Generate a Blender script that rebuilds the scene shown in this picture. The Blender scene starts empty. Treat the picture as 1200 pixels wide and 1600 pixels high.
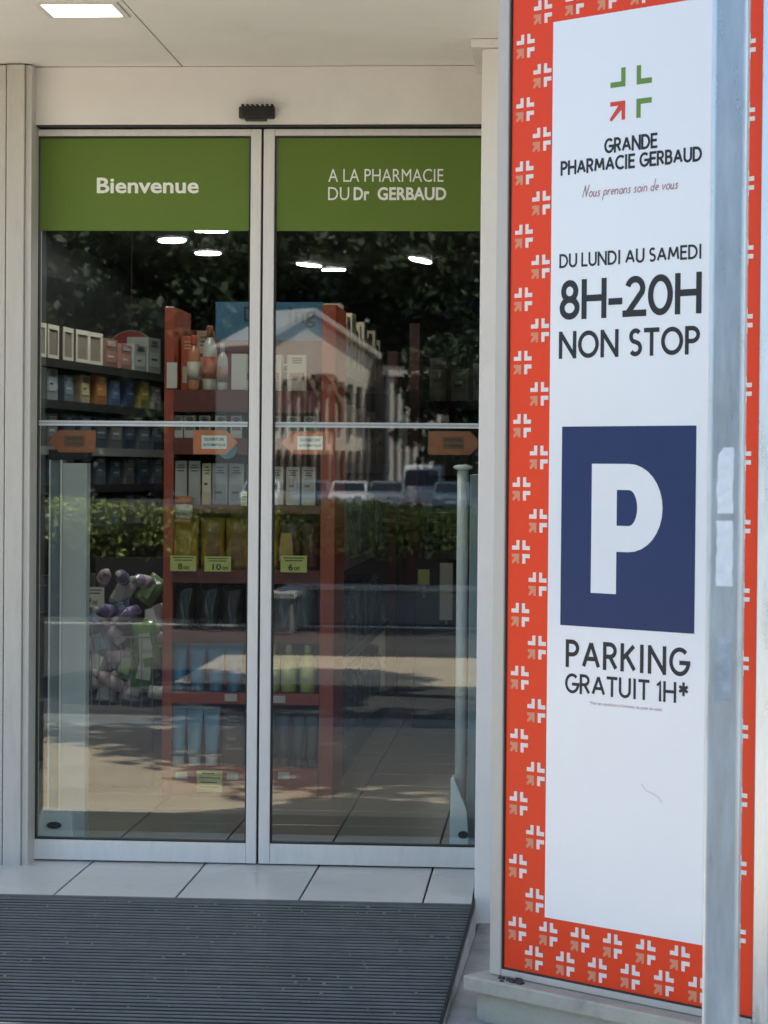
import bpy, bmesh, math, random
import numpy as np
from mathutils import Vector, Matrix

random.seed(7)
rng = np.random.default_rng(7)
R = math.radians
PI = math.pi
S = bpy.context.scene
COL = S.collection

# ------------------------------------------------------------------ camera
F_PX = 3700.0
cam_d = bpy.data.cameras.new('camera')
cam_d.sensor_fit = 'VERTICAL'
cam_d.sensor_height = 24.0
cam_d.lens = F_PX / 1600.0 * 24.0
cam_d.clip_start = 0.1
cam_d.clip_end = 2000
cam_d.dof.use_dof = True
cam_d.dof.focus_distance = 6.2
cam_d.dof.aperture_fstop = 6.8
cam = bpy.data.objects.new('camera', cam_d)
COL.objects.link(cam)
_th, _ph, _ro = math.atan(260 / F_PX), math.atan(65 / F_PX), 0.0085
fw = Vector((-math.sin(_th) * math.cos(_ph), math.cos(_th) * math.cos(_ph), -math.sin(_ph)))
r0 = Vector((math.cos(_th), math.sin(_th), 0))
u0 = r0.cross(fw)
rt = r0 * math.cos(_ro) + u0 * math.sin(_ro)
up = u0 * math.cos(_ro) - r0 * math.sin(_ro)
M3 = Matrix((rt, up, -fw)).transposed()
cam.matrix_world = Matrix.Translation((0, -7, 1.18)) @ M3.to_4x4()
S.camera = cam

# ------------------------------------------------------------------ sky, sun, exposure
SUN_EL, SUN_AZ = 62.0, 15.0          # azimuth measured from +X towards +Y
w = bpy.data.worlds.new('World')
S.world = w
w.use_nodes = True
nt = w.node_tree
sky = nt.nodes.new('ShaderNodeTexSky')
sky.sky_type = 'NISHITA'
sky.sun_disc = False
sky.sun_elevation = R(SUN_EL)
sky.sun_rotation = R(90 - SUN_AZ)
sky.air_density = 1.0
sky.dust_density = 1.5
bg = nt.nodes['Background']
bg.inputs['Strength'].default_value = 0.13
nt.links.new(sky.outputs[0], bg.inputs['Color'])
sun_d = bpy.data.lights.new('sun', 'SUN')
sun_d.energy = 4.2
sun_d.angle = R(0.5)
sun_d.color = (1.0, 0.95, 0.86)
sun = bpy.data.objects.new('sun', sun_d)
COL.objects.link(sun)
to_sun = Vector((math.cos(R(SUN_EL)) * math.cos(R(SUN_AZ)), math.cos(R(SUN_EL)) * math.sin(R(SUN_AZ)), math.sin(R(SUN_EL))))
sun.rotation_euler = to_sun.to_track_quat('Z', 'Y').to_euler()
S.view_settings.view_transform = 'Standard'
S.view_settings.look = 'None'
S.view_settings.exposure = 1.75
S.view_settings.gamma = 1.0
S.view_settings.use_curve_mapping = False
S.render.engine = 'CYCLES'
S.cycles.max_bounces = 10
S.cycles.diffuse_bounces = 5
S.cycles.glossy_bounces = 5
S.cycles.transparent_max_bounces = 16
S.cycles.caustics_reflective = False
S.cycles.caustics_refractive = False


# ------------------------------------------------------------------ materials
def mat(name, color, rough=0.5, metal=0.0, var=0.0, vscale=6.0, bump=0.0, bscale=60.0, spec=0.5, stretch=None,
        dirt=None, dscale=3.0, damount=0.0, coat=0.0, rvar=0.0):
    m = bpy.data.materials.new(name)
    m.use_nodes = True
    t = m.node_tree
    b = t.nodes['Principled BSDF']
    b.inputs['Base Color'].default_value = (*color, 1)
    b.inputs['Roughness'].default_value = rough
    b.inputs['Metallic'].default_value = metal
    b.inputs['Specular IOR Level'].default_value = spec
    b.inputs['Coat Weight'].default_value = coat
    tc = t.nodes.new('ShaderNodeTexCoord')
    src = tc.outputs['Object']
    if stretch:
        mp = t.nodes.new('ShaderNodeMapping')
        mp.inputs['Scale'].default_value = stretch
        t.links.new(src, mp.inputs['Vector'])
        src = mp.outputs[0]
    cur = None
    if var:
        n = t.nodes.new('ShaderNodeTexNoise')
        n.inputs['Scale'].default_value = vscale
        n.inputs['Detail'].default_value = 6
        n.inputs['Roughness'].default_value = 0.65
        t.links.new(src, n.inputs['Vector'])
        mr = t.nodes.new('ShaderNodeMapRange')
        mr.inputs['From Min'].default_value = 0.3
        mr.inputs['From Max'].default_value = 0.7
        mr.inputs['To Min'].default_value = 1 - var
        mr.inputs['To Max'].default_value = 1 + var
        t.links.new(n.outputs['Fac'], mr.inputs['Value'])
        mx = t.nodes.new('ShaderNodeVectorMath')
        mx.operation = 'SCALE'
        mx.inputs[0].default_value = color
        t.links.new(mr.outputs[0], mx.inputs['Scale'])
        cur = mx.outputs[0]
        if rvar:
            mr2 = t.nodes.new('ShaderNodeMapRange')
            mr2.inputs['From Min'].default_value = 0.3
            mr2.inputs['From Max'].default_value = 0.7
            mr2.inputs['To Min'].default_value = max(0.02, rough - rvar)
            mr2.inputs['To Max'].default_value = min(1, rough + rvar)
            t.links.new(n.outputs['Fac'], mr2.inputs['Value'])
            t.links.new(mr2.outputs[0], b.inputs['Roughness'])
    if dirt:
        n = t.nodes.new('ShaderNodeTexNoise')
        n.inputs['Scale'].default_value = dscale
        n.inputs['Detail'].default_value = 8
        n.inputs['Roughness'].default_value = 0.75
        t.links.new(src, n.inputs['Vector'])
        mr = t.nodes.new('ShaderNodeMapRange')
        mr.inputs['From Min'].default_value = 0.52
        mr.inputs['From Max'].default_value = 0.75
        mr.inputs['To Max'].default_value = damount
        t.links.new(n.outputs['Fac'], mr.inputs['Value'])
        mi = t.nodes.new('ShaderNodeMix')
        mi.data_type = 'RGBA'
        t.links.new(mr.outputs[0], mi.inputs['Factor'])
        if cur is not None:
            t.links.new(cur, mi.inputs['A'])
        else:
            mi.inputs['A'].default_value = (*color, 1)
        mi.inputs['B'].default_value = (*dirt, 1)
        cur = mi.outputs['Result']
    if cur is not None:
        t.links.new(cur, b.inputs['Base Color'])
    if bump:
        n = t.nodes.new('ShaderNodeTexNoise')
        n.inputs['Scale'].default_value = bscale
        n.inputs['Detail'].default_value = 4
        t.links.new(src, n.inputs['Vector'])
        bp = t.nodes.new('ShaderNodeBump')
        bp.inputs['Strength'].default_value = bump
        bp.inputs['Distance'].default_value = 0.01
        t.links.new(n.outputs['Fac'], bp.inputs['Height'])
        t.links.new(bp.outputs[0], b.inputs['Normal'])
    return m


def emit(name, color, strength):
    m = bpy.data.materials.new(name)
    m.use_nodes = True
    t = m.node_tree
    t.nodes.remove(t.nodes['Principled BSDF'])
    e = t.nodes.new('ShaderNodeEmission')
    e.inputs['Color'].default_value = (*color, 1)
    e.inputs['Strength'].default_value = strength
    t.links.new(e.outputs[0], t.nodes['Material Output'].inputs['Surface'])
    return m


def glass(name, f0, tint=(0.93, 0.97, 0.95), wav=0.0):
    """Clear sheet glass: transparent with an angle-dependent mirror share."""
    m = bpy.data.materials.new(name)
    m.use_nodes = True
    t = m.node_tree
    t.nodes.remove(t.nodes['Principled BSDF'])
    lw = t.nodes.new('ShaderNodeLayerWeight')
    lw.inputs['Blend'].default_value = 0.5
    p = t.nodes.new('ShaderNodeMath'); p.operation = 'POWER'; p.inputs[1].default_value = 5
    t.links.new(lw.outputs['Facing'], p.inputs[0])
    a = t.nodes.new('ShaderNodeMath'); a.operation = 'MULTIPLY_ADD'
    a.inputs[1].default_value = 1 - f0; a.inputs[2].default_value = f0
    t.links.new(p.outputs[0], a.inputs[0])
    tr = t.nodes.new('ShaderNodeBsdfTransparent'); tr.inputs['Color'].default_value = (*tint, 1)
    gl = t.nodes.new('ShaderNodeBsdfGlossy'); gl.inputs['Roughness'].default_value = 0.0
    if wav:
        tc = t.nodes.new('ShaderNodeTexCoord')
        n = t.nodes.new('ShaderNodeTexNoise'); n.inputs['Scale'].default_value = 2.2; n.inputs['Detail'].default_value = 1
        t.links.new(tc.outputs['Object'], n.inputs['Vector'])
        bp = t.nodes.new('ShaderNodeBump'); bp.inputs['Strength'].default_value = wav; bp.inputs['Distance'].default_value = 0.01
        t.links.new(n.outputs['Fac'], bp.inputs['Height'])
        t.links.new(bp.outputs[0], gl.inputs['Normal'])
    mx = t.nodes.new('ShaderNodeMixShader')
    t.links.new(a.outputs[0], mx.inputs['Fac'])
    t.links.new(tr.outputs[0], mx.inputs[1]); t.links.new(gl.outputs[0], mx.inputs[2])
    t.links.new(mx.outputs[0], t.nodes['Material Output'].inputs['Surface'])
    return m


M = {
    'cream': mat('cream_paint', (0.72, 0.70, 0.665), 0.55, var=0.035, vscale=4, bump=0.05, bscale=25, dirt=(0.45, 0.41, 0.35), dscale=2.5, damount=0.25),
    'soffit': mat('soffit_panel', (0.78, 0.765, 0.73), 0.5, var=0.035, vscale=2, bump=0.03, bscale=15, dirt=(0.62, 0.59, 0.52), dscale=1.4, damount=0.4),
    'alu': mat('door_aluminium', (0.68, 0.665, 0.63), 0.42, 0.0, var=0.04, vscale=8, stretch=(6, 6, 1), bump=0.02, dirt=(0.42, 0.41, 0.38), dscale=5, damount=0.3),
    'jamb': mat('jamb_aluminium', (0.49, 0.475, 0.43), 0.45, var=0.05, vscale=6, stretch=(6, 6, 1), bump=0.02, dirt=(0.28, 0.27, 0.23), dscale=4, damount=0.4),
    'gasket': mat('rubber_gasket', (0.02, 0.02, 0.02), 0.6),
    'sensor': mat('black_plastic', (0.012, 0.011, 0.011), 0.45, bump=0.05),
    'glass': glass('door_glass', 0.066, wav=0.006),
    'film': mat('green_film', (0.110, 0.178, 0.024), 0.5, var=0.06, vscale=1.5, spec=0.3),
    'vinyl_white': mat('white_vinyl', (0.80, 0.82, 0.76), 0.5),
    'strip_line': mat('frosted_line', (0.46, 0.50, 0.50), 0.5, var=0.08, vscale=30),
    'strip': mat('frosted_vinyl', (0.30, 0.33, 0.33), 0.5, var=0.05, vscale=30),
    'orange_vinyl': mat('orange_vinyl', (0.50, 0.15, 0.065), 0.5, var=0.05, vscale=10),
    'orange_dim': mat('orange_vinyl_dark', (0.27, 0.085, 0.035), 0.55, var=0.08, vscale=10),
    'dark_ink': mat('dark_ink', (0.03, 0.032, 0.035), 0.5),
    'tile': mat('glazed_tile', (0.58, 0.585, 0.56), 0.28, var=0.06, vscale=3, bump=0.02, bscale=12, dirt=(0.30, 0.285, 0.25), dscale=6, damount=0.55),
    'tile_in': mat('shop_tile', (0.22, 0.205, 0.17), 0.3, var=0.05, vscale=4, bump=0.02, bscale=12),
    'grout': mat('grout', (0.045, 0.045, 0.045), 0.9, var=0.2, vscale=40),
    'concrete': mat('concrete', (0.27, 0.275, 0.265), 0.85, var=0.16, vscale=9, bump=0.35, bscale=70, dirt=(0.12, 0.12, 0.11), dscale=5, damount=0.6),
    'mat_rib': mat('mat_rib', (0.118, 0.126, 0.120), 0.6, 0.0, var=0.2, vscale=14, bump=0.2, bscale=150, dirt=(0.09, 0.082, 0.07), dscale=2.4, damount=0.6),
    'mat_base': mat('mat_base', (0.007, 0.0075, 0.008), 0.85, var=0.3, vscale=60, bump=0.3, bscale=200),
    'sign_frame': mat('sign_frame_paint', (0.47, 0.445, 0.39), 0.4, var=0.03, vscale=5, stretch=(4, 4, 1), dirt=(0.4, 0.38, 0.33), dscale=4, damount=0.3),
    'sign_red': mat('sign_red', (0.79, 0.060, 0.018), 0.32, var=0.02, vscale=2, spec=0.15),
    'sign_white': mat('sign_white', (0.76, 0.785, 0.80), 0.14, var=0.012, vscale=1.6, spec=0.5, dirt=(0.62, 0.63, 0.63), dscale=2.2, damount=0.18),
    'print_white': mat('print_white', (0.80, 0.71, 0.66), 0.32, spec=0.15),
    'print_peach': mat('print_peach', (0.68, 0.27, 0.16), 0.32, spec=0.15),
    'print_grey': mat('print_charcoal', (0.030, 0.034, 0.038), 0.35, spec=0.15),
    'print_green': mat('print_green', (0.15, 0.28, 0.06), 0.35, spec=0.15),
    'print_logo_red': mat('print_logo_red', (0.66, 0.07, 0.05), 0.35, spec=0.15),
    'print_mauve': mat('print_mauve', (0.40, 0.20, 0.21), 0.35, spec=0.15),
    'print_blue': mat('print_blue', (0.015, 0.034, 0.115), 0.3, var=0.03, vscale=2, spec=0.18),
    'ledge': mat('ledge_stone', (0.40, 0.385, 0.31), 0.7, var=0.08, vscale=9, bump=0.2, bscale=60, dirt=(0.2, 0.19, 0.16), dscale=5, damount=0.6),
    'galv': mat('galvanised_steel', (0.47, 0.53, 0.58), 0.33, 0.75, var=0.18, vscale=7, stretch=(5, 5, 0.8), bump=0.05, bscale=40, rvar=0.1),
    'foil': mat('worn_tape', (0.86, 0.88, 0.88), 0.4, 0.0, var=0.12, vscale=35, bump=0.3, bscale=80),
    'foil_dull': mat('worn_tape_grey', (0.40, 0.45, 0.48), 0.5, 0.2, var=0.3, vscale=25, bump=0.3, bscale=80),
    'asphalt': mat('asphalt', (0.075, 0.073, 0.07), 0.9, var=0.25, vscale=1.2, bump=0.3, bscale=120),
    'paving': mat('paving', (0.62, 0.515, 0.37), 0.85, var=0.10, vscale=2.5, bump=0.2, bscale=80, dirt=(0.30, 0.25, 0.18), dscale=1.3, damount=0.4),
    'kerb': mat('kerb_stone', (0.55, 0.53, 0.47), 0.8, var=0.08, vscale=4, bump=0.2, bscale=60),
    'road_paint': mat('road_paint', (0.75, 0.74, 0.70), 0.7, var=0.1, vscale=12),
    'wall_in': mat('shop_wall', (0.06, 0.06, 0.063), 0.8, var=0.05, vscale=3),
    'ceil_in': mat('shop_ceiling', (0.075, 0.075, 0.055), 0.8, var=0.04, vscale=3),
    'lamp': emit('lamp_disc', (1.0, 0.97, 0.90), 18.5),
    'canopy_lamp': emit('canopy_lamp_diffuser', (1.0, 0.98, 0.93), 4.0),
    'unit_red': mat('display_red', (0.36, 0.066, 0.036), 0.4, var=0.04, vscale=5),
    'unit_dark': mat('display_maroon', (0.13, 0.028, 0.024), 0.45, var=0.06, vscale=6),
    'shelf_dark': mat('shelf_charcoal', (0.022, 0.022, 0.024), 0.5, var=0.1, vscale=6),
    'shelf_edge': mat('shelf_edge_strip', (0.20, 0.205, 0.21), 0.35),
    'header_blue': mat('header_blue', (0.05, 0.15, 0.27), 0.45, var=0.05, vscale=4),
    'tag': mat('price_card', (0.62, 0.66, 0.22), 0.6),
    'tag_white': mat('price_card_white', (0.62, 0.60, 0.56), 0.6),
    'gate': mat('gate_plastic', (0.55, 0.58, 0.58), 0.35, var=0.03, vscale=3),
    'gate_edge': mat('gate_edge', (0.80, 0.83, 0.83), 0.25),
    'gate_side': mat('gate_side', (0.20, 0.26, 0.29), 0.3),
    'disc_red': mat('disc_red', (0.16, 0.016, 0.016), 0.5),
    'disc_rim': mat('disc_rim', (0.25, 0.22, 0.2), 0.4),
    'bark': mat('bark', (0.085, 0.065, 0.05), 0.9, var=0.3, vscale=8, bump=0.6, bscale=25),
    'leaf': mat('tree_leaf', (0.040, 0.062, 0.022), 0.6, var=0.45, vscale=1.1),
    'hedge': mat('hedge_leaf', (0.34, 0.39, 0.10), 0.55, var=0.5, vscale=2.2),
    'facade': mat('facade_render', (0.74, 0.65, 0.52), 0.85, var=0.05, vscale=0.6),
    'facade_dark': mat('facade_brown', (0.16, 0.13, 0.105), 0.85, var=0.1, vscale=0.6),
    'white_wall': mat('white_render', (0.62, 0.59, 0.52), 0.8, var=0.06, vscale=0.8),
    'win': mat('window_glass_dark', (0.02, 0.025, 0.03), 0.08),
    'tyre': mat('tyre', (0.02, 0.02, 0.02), 0.8),
    'car_glass': mat('car_glass', (0.02, 0.03, 0.035), 0.05),
    'headlamp': mat('headlamp', (0.6, 0.62, 0.64), 0.1),
    'car_blue': mat('car_paint_blue', (0.16, 0.24, 0.30), 0.25, 0.3, coat=0.5),
    'car_white': mat('car_paint_white', (0.75, 0.75, 0.74), 0.25, coat=0.5),
    'car_silver': mat('car_paint_silver', (0.42, 0.44, 0.46), 0.25, 0.5, coat=0.5),
    'roof_tile': mat('roof_covering', (0.50, 0.46, 0.40), 0.8, var=0.1, vscale=1),
}
_cm = {}


def cmat(c, rough=0.35, var=0.04, vscale=14):
    k = (tuple(round(v, 3) for v in c), rough, var)
    if k not in _cm:
        _cm[k] = mat('pack_colour', c, rough, var=var, vscale=vscale)
    return _cm[k]


ORD = ['first', 'second', 'third', 'fourth', 'fifth', 'sixth', 'seventh', 'eighth', 'ninth', 'tenth', 'eleventh', 'twelfth', 'thirteenth', 'fourteenth', 'fifteenth',
       'sixteenth', 'seventeenth', 'eighteenth', 'nineteenth', 'twentieth', 'twenty first', 'twenty second', 'twenty third', 'twenty fourth', 'twenty fifth']

# ------------------------------------------------------------------ mesh helpers
class MB:
    def __init__(self):
        self.v, self.f = [], []

    def add(self, vs, fs):
        o = len(self.v)
        self.v += [tuple(p) for p in vs]
        self.f += [tuple(i + o for i in f) for f in fs]
        return self

    def box(self, x0, x1, y0, y1, z0, z1):
        if x0 > x1: x0, x1 = x1, x0
        if y0 > y1: y0, y1 = y1, y0
        if z0 > z1: z0, z1 = z1, z0
        vs = [(x0, y0, z0), (x1, y0, z0), (x1, y1, z0), (x0, y1, z0), (x0, y0, z1), (x1, y0, z1), (x1, y1, z1), (x0, y1, z1)]
        return self.add(vs, [(0, 3, 2, 1), (4, 5, 6, 7), (0, 1, 5, 4), (1, 2, 6, 5), (2, 3, 7, 6), (3, 0, 4, 7)])

    def loft(self, rings, cap=True):
        n = len(rings[0])
        o = []
        for r in rings: o += list(r)
        fs = []
        for k in range(len(rings) - 1):
            for i in range(n):
                j = (i + 1) % n
                fs.append((k * n + i, k * n + j, (k + 1) * n + j, (k + 1) * n + i))
        if cap:
            fs.append(tuple(range(n - 1, -1, -1)))
            fs.append(tuple((len(rings) - 1) * n + i for i in range(n)))
        return self.add(o, fs)

    def lathe(self, prof, n=16, cx=0, cy=0):
        return self.loft([[(cx + r * math.cos(2 * PI * i / n), cy + r * math.sin(2 * PI * i / n), z) for i in range(n)] for r, z in prof])

    def prism(self, poly, y0, y1):
        """polygon in XZ (counter-clockwise seen from -Y) extruded along Y"""
        n = len(poly)
        vs = [(x, y0, z) for x, z in poly] + [(x, y1, z) for x, z in poly]
        fs = [tuple(range(n)), tuple(range(2 * n - 1, n - 1, -1))]
        for i in range(n):
            j = (i + 1) % n
            fs.append((i, i + n, j + n, j))
        return self.add(vs, fs)

    def mesh(self, name, m, smooth=False, bevel=0.0, segs=2):
        me = bpy.data.meshes.new(name)
        me.from_pydata(self.v, [], self.f)
        bm = bmesh.new()
        bm.from_mesh(me)
        bmesh.ops.recalc_face_normals(bm, faces=bm.faces[:])
        if bevel:
            bmesh.ops.bevel(bm, geom=bm.edges[:], offset=bevel, segments=segs, profile=0.5, affect='EDGES', clamp_overlap=True)
        bm.to_mesh(me)
        bm.free()
        me.materials.append(m)
        if smooth:
            for p in me.polygons: p.use_smooth = True
        return me


def link(name, me, parent=None):
    o = bpy.data.objects.new(name, me)
    COL.objects.link(o)
    if parent is not None:
        o.parent = parent
    return o


def tag(o, label=None, cat=None, group=None, kind=None):
    if label: o['label'] = label
    if cat: o['category'] = cat
    if group: o['group'] = group
    if kind: o['kind'] = kind
    return o


def thing(name, label, cat, loc=(0, 0, 0), rz=0.0, group=None):
    o = bpy.data.objects.new(name, None)
    o.empty_display_size = 0.1
    COL.objects.link(o)
    o.location = loc
    o.rotation_euler = (0, 0, rz)
    return tag(o, label, cat, group)


def wpos(o):
    p = Vector((0, 0, 0))
    while o is not None:
        p += Vector(o.location)
        o = o.parent
    return p


def part(name, mb, m, parent, smooth=False, bevel=0.0, segs=2, local=False, label=None):
    """mesh part; coordinates are world ones unless local (parents of world-coordinate parts are unrotated)"""
    if not local:
        b = wpos(parent)
        mb.v = [(x - b.x, y - b.y, z - b.z) for x, y, z in mb.v]
    o = link(name, mb.mesh(name, m, smooth, bevel, segs), parent)
    if label: o['label'] = label
    return o


def copy_tree(o, parent=None):
    c = o.copy()
    COL.objects.link(c)
    c.parent = parent
    for ch in list(o.children):
        copy_tree(ch, c)
    return c


def bx(*a):
    return MB().box(*a)


# ------------------------------------------------------------------ lettering
def arc(cx, cz, rx, rz, a0, a1, n=14):
    return [(cx + rx * math.cos(R(a0 + (a1 - a0) * i / n)), cz + rz * math.sin(R(a0 + (a1 - a0) * i / n))) for i in range(n + 1)]


G = {
    'A': (.78, [[(0, 0), (.39, 1)], [(.39, 1), (.78, 0)], [(.14, .33), (.64, .33)]]),
    'B': (.56, [[(0, 0), (0, 1)], [(0, 1)] + arc(.24, .765, .26, .235, 90, -90) + [(0, .53)], [(0, .53)] + arc(.28, .265, .28, .265, 90, -90) + [(0, 0)]]),
    'C': (.72, [arc(.48, .5, .48, .5, 48, 312, 22)]),
    'D': (.72, [[(0, 0), (0, 1)], [(0, 1)] + arc(.25, .5, .47, .5, 90, -90, 18) + [(0, 0)]]),
    'E': (.48, [[(0, 0), (0, 1)], [(0, 1), (.48, 1)], [(0, 0), (.48, 0)], [(0, .53), (.42, .53)]]),
    'G': (.78, [arc(.43, .5, .43, .5, 46, 352, 24) + [(.855, .46)], [(.86, .46), (.50, .46)]]),
    'H': (.70, [[(0, 0), (0, 1)], [(.70, 0), (.70, 1)], [(0, .52), (.70, .52)]]),
    'I': (.14, [[(.07, 0), (.07, 1)]]),
    'K': (.60, [[(0, 0), (0, 1)], [(.58, 1), (.0, .42)], [(.2, .6), (.62, 0)]]),
    'L': (.46, [[(0, 1), (0, 0), (.46, 0)]]),
    'M': (.92, [[(0, 0), (.12, 1)], [(.12, 1), (.46, .22)], [(.46, .22), (.80, 1)], [(.80, 1), (.92, 0)]]),
    'N': (.74, [[(0, 0), (0, 1)], [(.02, .99), (.72, .01)], [(.74, 0), (.74, 1)]]),
    'O': (.90, [arc(.45, .5, .45, .5, 90, 450, 32)]),
    'P': (.54, [[(0, 0), (0, 1)], [(0, 1)] + arc(.25, .73, .29, .27, 90, -90) + [(0, .46)]]),
    'R': (.58, [[(0, 0), (0, 1)], [(0, 1)] + arc(.25, .74, .28, .26, 90, -90) + [(0, .48)], [(.26, .48), (.58, 0)]]),
    'S': (.50, [arc(.255, .755, .225, .245, 35, 250, 14)[:-1] + [(.25, .515)] + arc(.25, .25, .25, .25, 70, -145, 14)]),
    'T': (.58, [[(0, 1), (.58, 1)], [(.29, 1), (.29, 0)]]),
    'U': (.66, [[(0, 1), (0, .33)] + arc(.33, .33, .33, .33, 180, 360, 16) + [(.66, 1)]]),
    '0': (.66, [arc(.33, .5, .33, .5, 90, 450, 30)]),
    '1': (.22, [[(0, .80), (.20, 1), (.20, 0)]]),
    '2': (.56, [arc(.28, .73, .26, .27, 165, -25, 14) + [(.02, .0)], [(-.06, 0), (.58, 0)]]),
    '8': (.54, [arc(.27, .755, .22, .245, -90, 270, 22), arc(.27, .255, .27, .255, 90, 450, 22)]),
    '-': (.30, [[(0, .38), (.30, .38)]]),
    '*': (.58, [[(.29, 1.02), (.29, .42)], [(.01, .88), (.57, .56)], [(.01, .56), (.57, .88)]]),
    # handwriting
    'Nh': (.62, [[(0, 0), (.1, 1)], [(.1, 1), (.42, .05)], [(.42, .05), (.55, 1.05)]]),
    'o': (.40, [arc(.2, .22, .18, .22, 60, 420, 16)]),
    'u': (.38, [[(0, .44), (.0, .15)] + arc(.14, .14, .14, .14, 180, 340, 8) + [(.3, .44), (.32, 0), (.4, .04)]]),
    's': (.28, [[(.26, .42), (.1, .44), (.06, .3), (.24, .16), (.18, .0), (0, .04)]]),
    'p': (.40, [[(.04, .44), (-.02, -.4)], arc(.18, .24, .17, .2, 150, -150, 12)]),
    'r': (.26, [[(0, .44), (0, 0)], [(0, .24), (.1, .42), (.26, .44)]]),
    'e': (.34, [[(.03, .2), (.28, .27)] + arc(.17, .24, .15, .2, 10, 300, 12)]),
    'n': (.38, [[(0, .44), (0, 0)], [(0, .26)] + arc(.16, .3, .15, .14, 150, 0, 8) + [(.33, 0)]]),
    'i': (.10, [[(0, .44), (.0, .04), (.06, 0)], [(.02, .6), (.02, .66)]]),
    'd': (.40, [arc(.18, .2, .17, .2, 30, 330, 12), [(.35, 1.0), (.33, 0)]]),
    'v': (.34, [[(0, .44), (.14, 0), (.34, .46)]]),
}


def stroke(mb, pts, wd, y):
    """constant-width line with mitred corners in the XZ plane at depth y, 0.4 mm thick edges not needed: flat print"""
    pts = [np.array(p, float) for p in pts]
    q = [pts[0]]
    for p in pts[1:]:
        if np.linalg.norm(p - q[-1]) > 1e-6: q.append(p)
    pts = q
    n = len(pts)
    if n > 1 and np.linalg.norm(pts[0] - pts[-1]) > 1e-5:
        for i_, j_ in ((0, 1), (-1, -2)):
            d_ = pts[i_] - pts[j_]
            if abs(d_[0]) < 1e-6 or abs(d_[1]) < 1e-6:
                pts[i_] = pts[i_] + d_ / np.linalg.norm(d_) * wd / 2
    closed = np.linalg.norm(pts[0] - pts[-1]) < 1e-5
    dirs = [(pts[i + 1] - pts[i]) / np.linalg.norm(pts[i + 1] - pts[i]) for i in range(n - 1)]
    L, Rr = [], []
    for i in range(n):
        if 0 < i < n - 1:
            a, b = dirs[i - 1], dirs[i]
        elif closed:
            a, b = dirs[-1], dirs[0]
        else:
            a = b = dirs[0] if i == 0 else dirs[-1]
        na, nb = np.array((-a[1], a[0])), np.array((-b[1], b[0]))
        m = na + nb
        ln = np.linalg.norm(m)
        if ln < 0.3: m = na; k = 1.0
        else:
            m = m / ln
            k = min(1 / max(0.2, float(np.dot(m, na))), 1.45)
        L.append(pts[i] + m * k * wd / 2); Rr.append(pts[i] - m * k * wd / 2)
    vs = []
    for a, b in zip(L, Rr):
        vs += [(a[0], y, a[1]), (b[0], y, b[1])]
    mb.add(vs, [(2 * i, 2 * i + 1, 2 * i + 3, 2 * i + 2) for i in range(n - 1)])


def lettering(name, text, x0, x1, z0, z1, wd, y, m, parent, track=.27, space=.40, slant=0.0, asc=1.0, label=None, keys=None):
    """monoline lettering fitted into the box x0..x1, z0..z1 (cap height) in the parent's local XZ plane"""
    chars = keys or list(text)
    X, items = 0.0, []
    for c in chars:
        if c == ' ':
            X += space
            continue
        gw, st = G[c]
        items.append((X, st))
        X += gw + track
    W = X - track
    sx = (x1 - x0 - wd) / W
    sz = (z1 - z0 - wd) / asc
    mb = MB()
    k = 0
    for off, st in items:
        for s in st:
            stroke(mb, [(x0 + wd / 2 + (off + p[0]) * sx + slant * p[1] * sz, z0 + wd / 2 + p[1] * sz) for p in s], wd, y - 0.00012 * (k % 3))
            k += 1
    o = link(name, None, parent) if False else None
    me = bpy.data.meshes.new(name)
    me.from_pydata(mb.v, [], mb.f)
    me.materials.append(m)
    o = link(name, me, parent)
    if label: o['label'] = label
    return o


def font_text(name, text, x0, x1, z0, z1, y, m, parent, bold=0.0, label=None):
    """lettering in Blender's built-in face, fitted into a box in the parent's local XZ plane"""
    c = bpy.data.curves.new(name, 'FONT')
    c.body = text
    c.offset = bold
    c.resolution_u = 3
    t = bpy.data.objects.new(name, c)
    COL.objects.link(t)
    dg = bpy.context.evaluated_depsgraph_get()
    me = bpy.data.meshes.new_from_object(t.evaluated_get(dg))
    bpy.data.objects.remove(t)
    co = np.zeros(len(me.vertices) * 3)
    me.vertices.foreach_get('co', co)
    co = co.reshape(-1, 3)
    lo, hi = co.min(0), co.max(0)
    out = np.zeros_like(co)
    out[:, 0] = x0 + (co[:, 0] - lo[0]) / (hi[0] - lo[0]) * (x1 - x0)
    out[:, 2] = z0 + (co[:, 1] - lo[1]) / (hi[1] - lo[1]) * (z1 - z0)
    out[:, 1] = y
    me.vertices.foreach_set('co', out.ravel())
    me.update()
    me.materials.clear()
    me.materials.append(m)
    o = link(name, me, parent)
    if label: o['label'] = label
    return o


def leaf_mesh(name, pts, size, m, flat=0.0):
    """one small bent leaf (two triangles) per point"""
    n = len(pts)
    d = rng.normal(size=(n, 3)); d[:, 2] *= (1 - flat); d /= np.linalg.norm(d, axis=1)[:, None]
    e = rng.normal(size=(n, 3)); e -= d * (e * d).sum(1)[:, None]; e /= np.linalg.norm(e, axis=1)[:, None]
    s = size * rng.uniform(0.6, 1.4, n)[:, None]
    a = pts - d * s * .5; b = pts + d * s * .5
    l = pts + e * s * .3; r = pts - e * s * .3
    v = np.stack([a, l, b, r], 1).reshape(-1, 3)
    f = np.arange(4 * n).reshape(-1, 4)
    me = bpy.data.meshes.new(name)
    me.from_pydata(v.tolist(), [], f.tolist())
    me.materials.append(m)
    return me


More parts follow.
